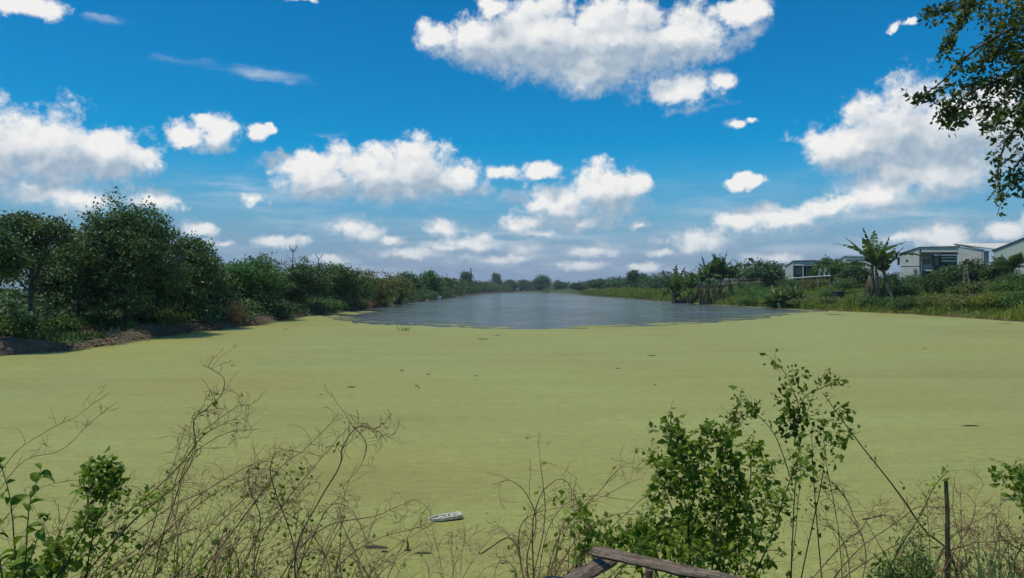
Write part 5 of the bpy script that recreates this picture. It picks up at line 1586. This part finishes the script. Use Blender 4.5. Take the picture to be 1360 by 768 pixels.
# ------------------------------------------------------------------ floating things
M['foam'] = plain_mat('dirty white plastic', (0.46, 0.43, 0.34), (0.74, 0.72, 0.64), 22.0, 0.6, 0.1, 0.4, dirt=(0.26, 0.24, 0.13))
M['foam_inner'] = plain_mat('stained plastic tray', (0.36, 0.33, 0.16), (0.52, 0.48, 0.28), 18.0, 0.7, 0.1, 0.3)
def litter_boat():
    d = EYE * FPX / (692 - 384.0); c = W(592, 692, d); c[2] = .010
    root = empty('plastic_litter', c, math.radians(20), 'white boat shaped plastic litter floating on the duckweed', 'litter')
    L, Wd, H = .42, .15, .055
    n = 18; t = np.linspace(-1, 1, n)
    half = Wd / 2 * np.clip(np.where(t < 0, 1 - .62 * np.abs(t) ** 2.2, 1 - .25 * t ** 6), .05, 1)
    sh = H * (1 + .18 * t)
    def loft(sc, z0, z1, inset=0.0):
        v = []
        for x, b, z in zip(t * L / 2 * sc, half * sc, sh):
            b = b - inset
            v += [(x, -b * .86, z0), (x, -b, z0 + (z - z0) * .6), (x, -b * .97, z + z1), (x, b * .97, z + z1), (x, b, z0 + (z - z0) * .6), (x, b * .86, z0)]
        f = [[i * 6 + j, i * 6 + (j + 1) % 6, (i + 1) * 6 + (j + 1) % 6, (i + 1) * 6 + j] for i in range(n - 1) for j in range(6) if j != 2]
        m = MB().add(np.array(v), f); e = (n - 1) * 6
        m.poly([v[k] for k in (5, 4, 3, 2, 1, 0)]); m.poly([v[e + k] for k in range(6)])
        return m
    loft(1.0, -.01, 0).build('hull', M['foam'], root, False)
    loft(.985, -.035, -.052).build('shade_keel', M['rubber'], root, False)  # keel coloured black to carry the shade on the hull's underside
    # rim as a raised band, floor, bulkhead
    rim = np.array([(x, -b * .95, z) for x, b, z in zip(t * L / 2, half, sh)] + [(x, b * .95, z) for x, b, z in zip(t[::-1] * L / 2, half[::-1], sh[::-1])])
    rim = np.vstack([rim, rim[:1]])
    MB().tube(rim, .009, 6).build('rim', M['foam'], root, True)
    k = t < .12
    fl = np.array([(x, -b * .9, z - .02) for x, b, z in zip(t[k] * L / 2, half[k], sh[k])] + [(x, b * .9, z - .02) for x, b, z in zip(t[k][::-1] * L / 2, half[k][::-1], sh[k][::-1])])
    MB().poly(fl).build('floor', M['foam_inner'], root)
    k = t >= .05
    dk = np.array([(x, -b * .9, z - .004) for x, b, z in zip(t[k] * L / 2, half[k], sh[k])] + [(x, b * .9, z - .004) for x, b, z in zip(t[k][::-1] * L / 2, half[k][::-1], sh[k][::-1])])
    MB().poly(dk).build('deck', M['foam'], root)
    MB().box(.012, .03, -.06, .06, .03, H + .006).build('bulkhead', M['foam'], root)
    MB().box(.034, .062, -.012, .03, H - .002, H + .004).build('slot', M['rubber'], root)
    MB().box(-.1, .01, -.008, .012, H - .012, H + .002).build('divider', M['foam'], root)
    MB().box(.09, .16, -.03, -.018, H + .004, H + .010).build('rib', M['foam_inner'], root)
    MB().box(.09, .16, .014, .026, H + .004, H + .010).build('rib', M['foam_inner'], root)
litter_boat()

M['debris'] = plain_mat('dark wet debris', (0.018, 0.02, 0.010), (0.05, 0.05, 0.025), 20.0, 0.7, 0.3, 0.3)
def debris(px, py, wpx, hpx, seed, label, tall=0.0):
    d = EYE * FPX / (py - 384.0); c = W(px, py, d); c[2] = .015
    rng = np.random.default_rng(seed); mb = MB(); s = d / FPX; w = wpx * s
    k = 26; a = np.linspace(0, 2 * math.pi, k, endpoint=False)
    dep = max(hpx * s * d / EYE, w * .25)
    q = 1 + .5 * fbm(np.cos(a) * 1.4 + seed, np.sin(a) * 1.4 + 3, seed, 4)
    ring = np.column_stack([w / 2 * q * np.cos(a), dep / 2 * q * np.sin(a), np.zeros(k)])
    inner = ring * .55 + np.array([0, 0, .012 + .02 * w])
    mb.add(np.vstack([ring, inner, [[0, 0, .016 + .025 * w]]]), [[i, (i + 1) % k, k + (i + 1) % k, k + i] for i in range(k)])
    mb.add(np.vstack([inner, [[0, 0, .016 + .025 * w]]]), [[i, (i + 1) % k, k] for i in range(k)])
    if tall:
        mb.tube(np.array([[0, 0, 0], [.01, 0, tall * .5], [0, 0, tall]]), [.016, .013, .008], 5)
    o = mb.build('weed_scrap', M['debris'], None, True, c)
    tag(o, label, 'scrap', 'dark scraps on the duckweed')
for i, a in enumerate([(500, 729, 28, 3.5, 'widest dark weed mat floating left of the dry weeds'), (541, 733, 9, 2.5, 'dark weed lump with an upright stub below the white litter', .12), (562, 737, 24, 2.2, 'long dark weed streak beside the upright stub'),
                       (511, 735, 9, 3, 'small dark scrap just right of the widest weed mat'), (534, 492.5, 5, 1.5, 'left of two dark specks side by side mid duckweed'), (553, 513.5, 5, 1.5, 'right dark speck below the pair mid duckweed'),
                       (466, 515, 12, 1.2, 'thin dark floating sliver left of the middle'), (426, 525, 4, 1.5, 'lone dark speck left of the middle of the duckweed'), (569, 498, 5, 1.2, 'dark speck near the centre of the duckweed, upper one'),
                       (633, 500, 5, 1.0, 'faint dark speck right of the centre specks'), (380, 437.5, 4, 1.0, 'dark speck near the left shore reeds'), (640, 451, 14, 1.0, 'dark floating streak just below the open water'), (660, 446, 10, .8, 'second dark streak just below the open water'),
                       (820, 490, 6, 1.0, 'dark speck right of centre on the duckweed'), (866, 473, 12, .8, 'thin dark sliver on the right half of the duckweed'), (870, 512, 5, 1.0, 'dark speck above the leafy shrub'),
                       (1335, 430, 6, 1.0, 'dark speck near the right shore'), (1290, 567, 22, 1.0, 'long thin dark sliver floating at right'), (1228, 464, 5, .8, 'dark speck on the duckweed below the cream house'), (556, 516, 4, 1, 'smallest dark speck under the pair'), (1108, 418, 10, 1.6, 'dark lump at the right rim of the open water')]):
    debris(a[0], a[1], a[2], a[3], i, a[4], a[5] if len(a) > 5 else 0)

def hyacinth():
    d = EYE * FPX / (440.0 - 384); c = W(538, 440, d); c[2] = .012
    rng = np.random.default_rng(4); root = empty('floating_plant', c, 0, 'small dark water plant floating beyond the duckweed rim at left', 'plant')
    for i in range(16):
        a = rng.uniform(0, 6.28); b = np.array([rng.normal(0, .22), rng.normal(0, .15), 0]); ln = rng.uniform(.12, .3); o = b + np.array([math.cos(a) * ln * .5, math.sin(a) * ln * .5, ln])
        MB().tube(np.array([b, (b + o) / 2, o]), .012, 4).leaves(o[None], np.array([[math.cos(a) * .16, math.sin(a) * .16, .05]]), np.array([[-math.sin(a) * .07, math.cos(a) * .07, 0]])).build('leaf', M['leaf_mid'], root)
hyacinth()

# ------------------------------------------------------------------ overhanging tree at the top right
def overhang():
    rng = np.random.default_rng(90)
    base = np.array([10.5, 5.2, 0]); base[2] = tz(base[0], base[1]) - .1
    root = empty('overhanging_tree', base, 0, 'leafy tree hanging into the top right corner from outside the picture', 'tree')
    mb = MB(); t = np.linspace(0, 1, 10)[:, None]
    tr = t * np.array([-.8, 1.6, 7.2]) + np.column_stack([.12 * np.sin(t[:, 0] * 7), .1 * np.cos(t[:, 0] * 5), 0 * t[:, 0]])
    mb.tube(tr, .26 * (1.1 - .7 * t[:, 0]), 9)
    S = [[(1470, 10), (1390, 20), (1340, 40), (1290, 70), (1255, 105), (1228, 125), (1213, 131)], [(1480, 40), (1400, 70), (1340, 100), (1290, 122), (1264, 145), (1254, 165)], [(1480, -30), (1400, -10), (1310, -8), (1262, 8), (1226, 12)],
         [(1470, -60), (1390, -30), (1292, 8), (1266, 40), (1254, 66)], [(1480, 90), (1410, 120), (1340, 150), (1312, 142), (1286, 146), (1270, 168)], [(1490, 110), (1420, 140), (1350, 172), (1330, 205), (1325, 238), (1333, 262)],
         [(1490, 130), (1420, 170), (1364, 205), (1346, 228), (1350, 246)], [(1480, 20), (1400, 40), (1350, 62), (1318, 66), (1296, 92)], [(1480, 80), (1410, 100), (1350, 112), (1310, 108), (1284, 112)], [(1480, -20), (1400, 0), (1350, 12), (1326, 36), (1310, 56)],
         [(1500, 160), (1430, 200), (1380, 230), (1362, 262)], [(1480, -70), (1400, -50), (1330, -30), (1290, -8), (1280, 20)], [(1480, 60), (1420, 80), (1370, 130), (1352, 170)], [(1480, 50), (1400, 60), (1360, 90), (1330, 140), (1322, 170)]]
    C, U, Sd = [], [], []
    for k, pix in enumerate(S):
        d = 9.0 + rng.uniform(-.6, .8); p = np.array([W(x, y, d + rng.normal(0, .15)) for x, y in pix]) - base
        i = rng.integers(5, 10); start = tr[i]
        mid = (start + p[0]) / 2 + np.array([0, 0, .4])
        q = spline(np.vstack([start, mid, p]), 40)
        mb.tube(q, .045 * (1 - np.linspace(0, 1, 40)) ** 1.3 + .004, 5)
        for path, dens in [(q[14:], 72)]:
            n = int(dens * np.linalg.norm(np.diff(path, axis=0), axis=1).sum())
            tt = rng.uniform(0, 1, n) ** .8 * (len(path) - 1); ii = tt.astype(int).clip(0, len(path) - 2)
            tap = (1.25 - tt / len(path))
            C.append(path[ii] + rng.normal(0, 1, (n, 3)) * (.085 * tap)[:, None] + np.array([0, 0, -.02])); U.append(unit(rng.normal(0, .8, (n, 3)) + np.array([-.2, 0, -.5])))
        for _ in range(9):
            j = rng.integers(16, 39); a = q[j]; e = a + rng.normal(0, .14, 3) + np.array([-.04, 0, -.07]); g = spline([a, (a + e) / 2 + rng.normal(0, .03, 3), e], 6)
            mb.tube(g, .004, 3, False); n = rng.integers(8, 20); tt = rng.uniform(.2, 1, n) * 5; ii = tt.astype(int).clip(0, 4)
            C.append(g[ii] + rng.normal(0, .035, (n, 3))); U.append(unit(rng.normal(0, .8, (n, 3)) + np.array([-.1, 0, -.5])))
    mb.build('trunk', M['bark'], root, True)
    for px, py, rx, ry, n in [(1352, 50, 42, 56, 620), (1368, 130, 28, 44, 340), (1312, 95, 24, 22, 130), (1376, 205, 12, 36, 90), (1332, 15, 34, 20, 150), (1420, 40, 60, 120, 1300), (1500, 20, 90, 140, 1500), (1470, -90, 130, 70, 1200), (1278, 130, 20, 14, 70), (1258, 160, 10, 12, 36)]:
        s = 9.2 / FPX; c0 = W(px, py, 9.2) - base; k = max(3, n // 26)
        dd = unit(rng.normal(0, 1, (k, 3))) * rng.uniform(.1, 1, (k, 1)) ** .5 * np.array([rx * s, max(rx, 40) * s, ry * s])
        cc = c0 + np.repeat(dd, 26, 0) + rng.normal(0, .085, (k * 26, 3)); C.append(cc); U.append(unit(rng.normal(0, .8, (len(cc), 3)) + np.array([-.1, 0, -.4])))
    # the rest of the crown, outside the picture
    for _ in range(26):
        c0 = np.array([rng.normal(0, 1.8), rng.normal(1.0, 1.8), rng.uniform(5.5, 9)]); 
        if c0[0] + base[0] < (c0[1] + base[1]) * .80: continue
        n = 240; C.append(c0 + rng.normal(0, .42, (n, 3))); U.append(unit(rng.normal(0, .8, (n, 3))))
    C = np.concatenate(C); U = np.concatenate(U); n = len(C); L = .078 * rng.uniform(.6, 1.35, (n, 1))
    sd = unit(np.cross(U, rng.normal(0, .6, (n, 3)) + np.array([0, 0, 1.0]))) * L * .30
    MB().leaves(C, U * L, sd, .3).build('crown', M['leaf_over'], root)
M['leaf_over'] = leaf_mat('overhanging tree leaves', (0.033, 0.054, 0.016), (0.060, 0.093, 0.023), (0.112, 0.143, 0.039), 0.3, .45, .35)
overhang()

# ------------------------------------------------------------------ haze over the lake
def haze():
    m = bpy.data.materials.new('pale humid air'); m.use_nodes = True
    t = NT(m.node_tree)
    v = t.n('ShaderNodeVolumePrincipled', Color=(0.80, 0.90, 1.0), Density=HAZE, Anisotropy=0.2)
    out = t.n('ShaderNodeOutputMaterial'); t.t.links.new(v.outputs[0], out.inputs['Volume'])
    o = MB().box(-4100, 4100, -110, 6100, -2.6, 19.0).build('haze', m)
    tag(o, 'thin pale humid haze lying over the lake', 'haze', kind='stuff')
HAZE = 0.00018
haze()
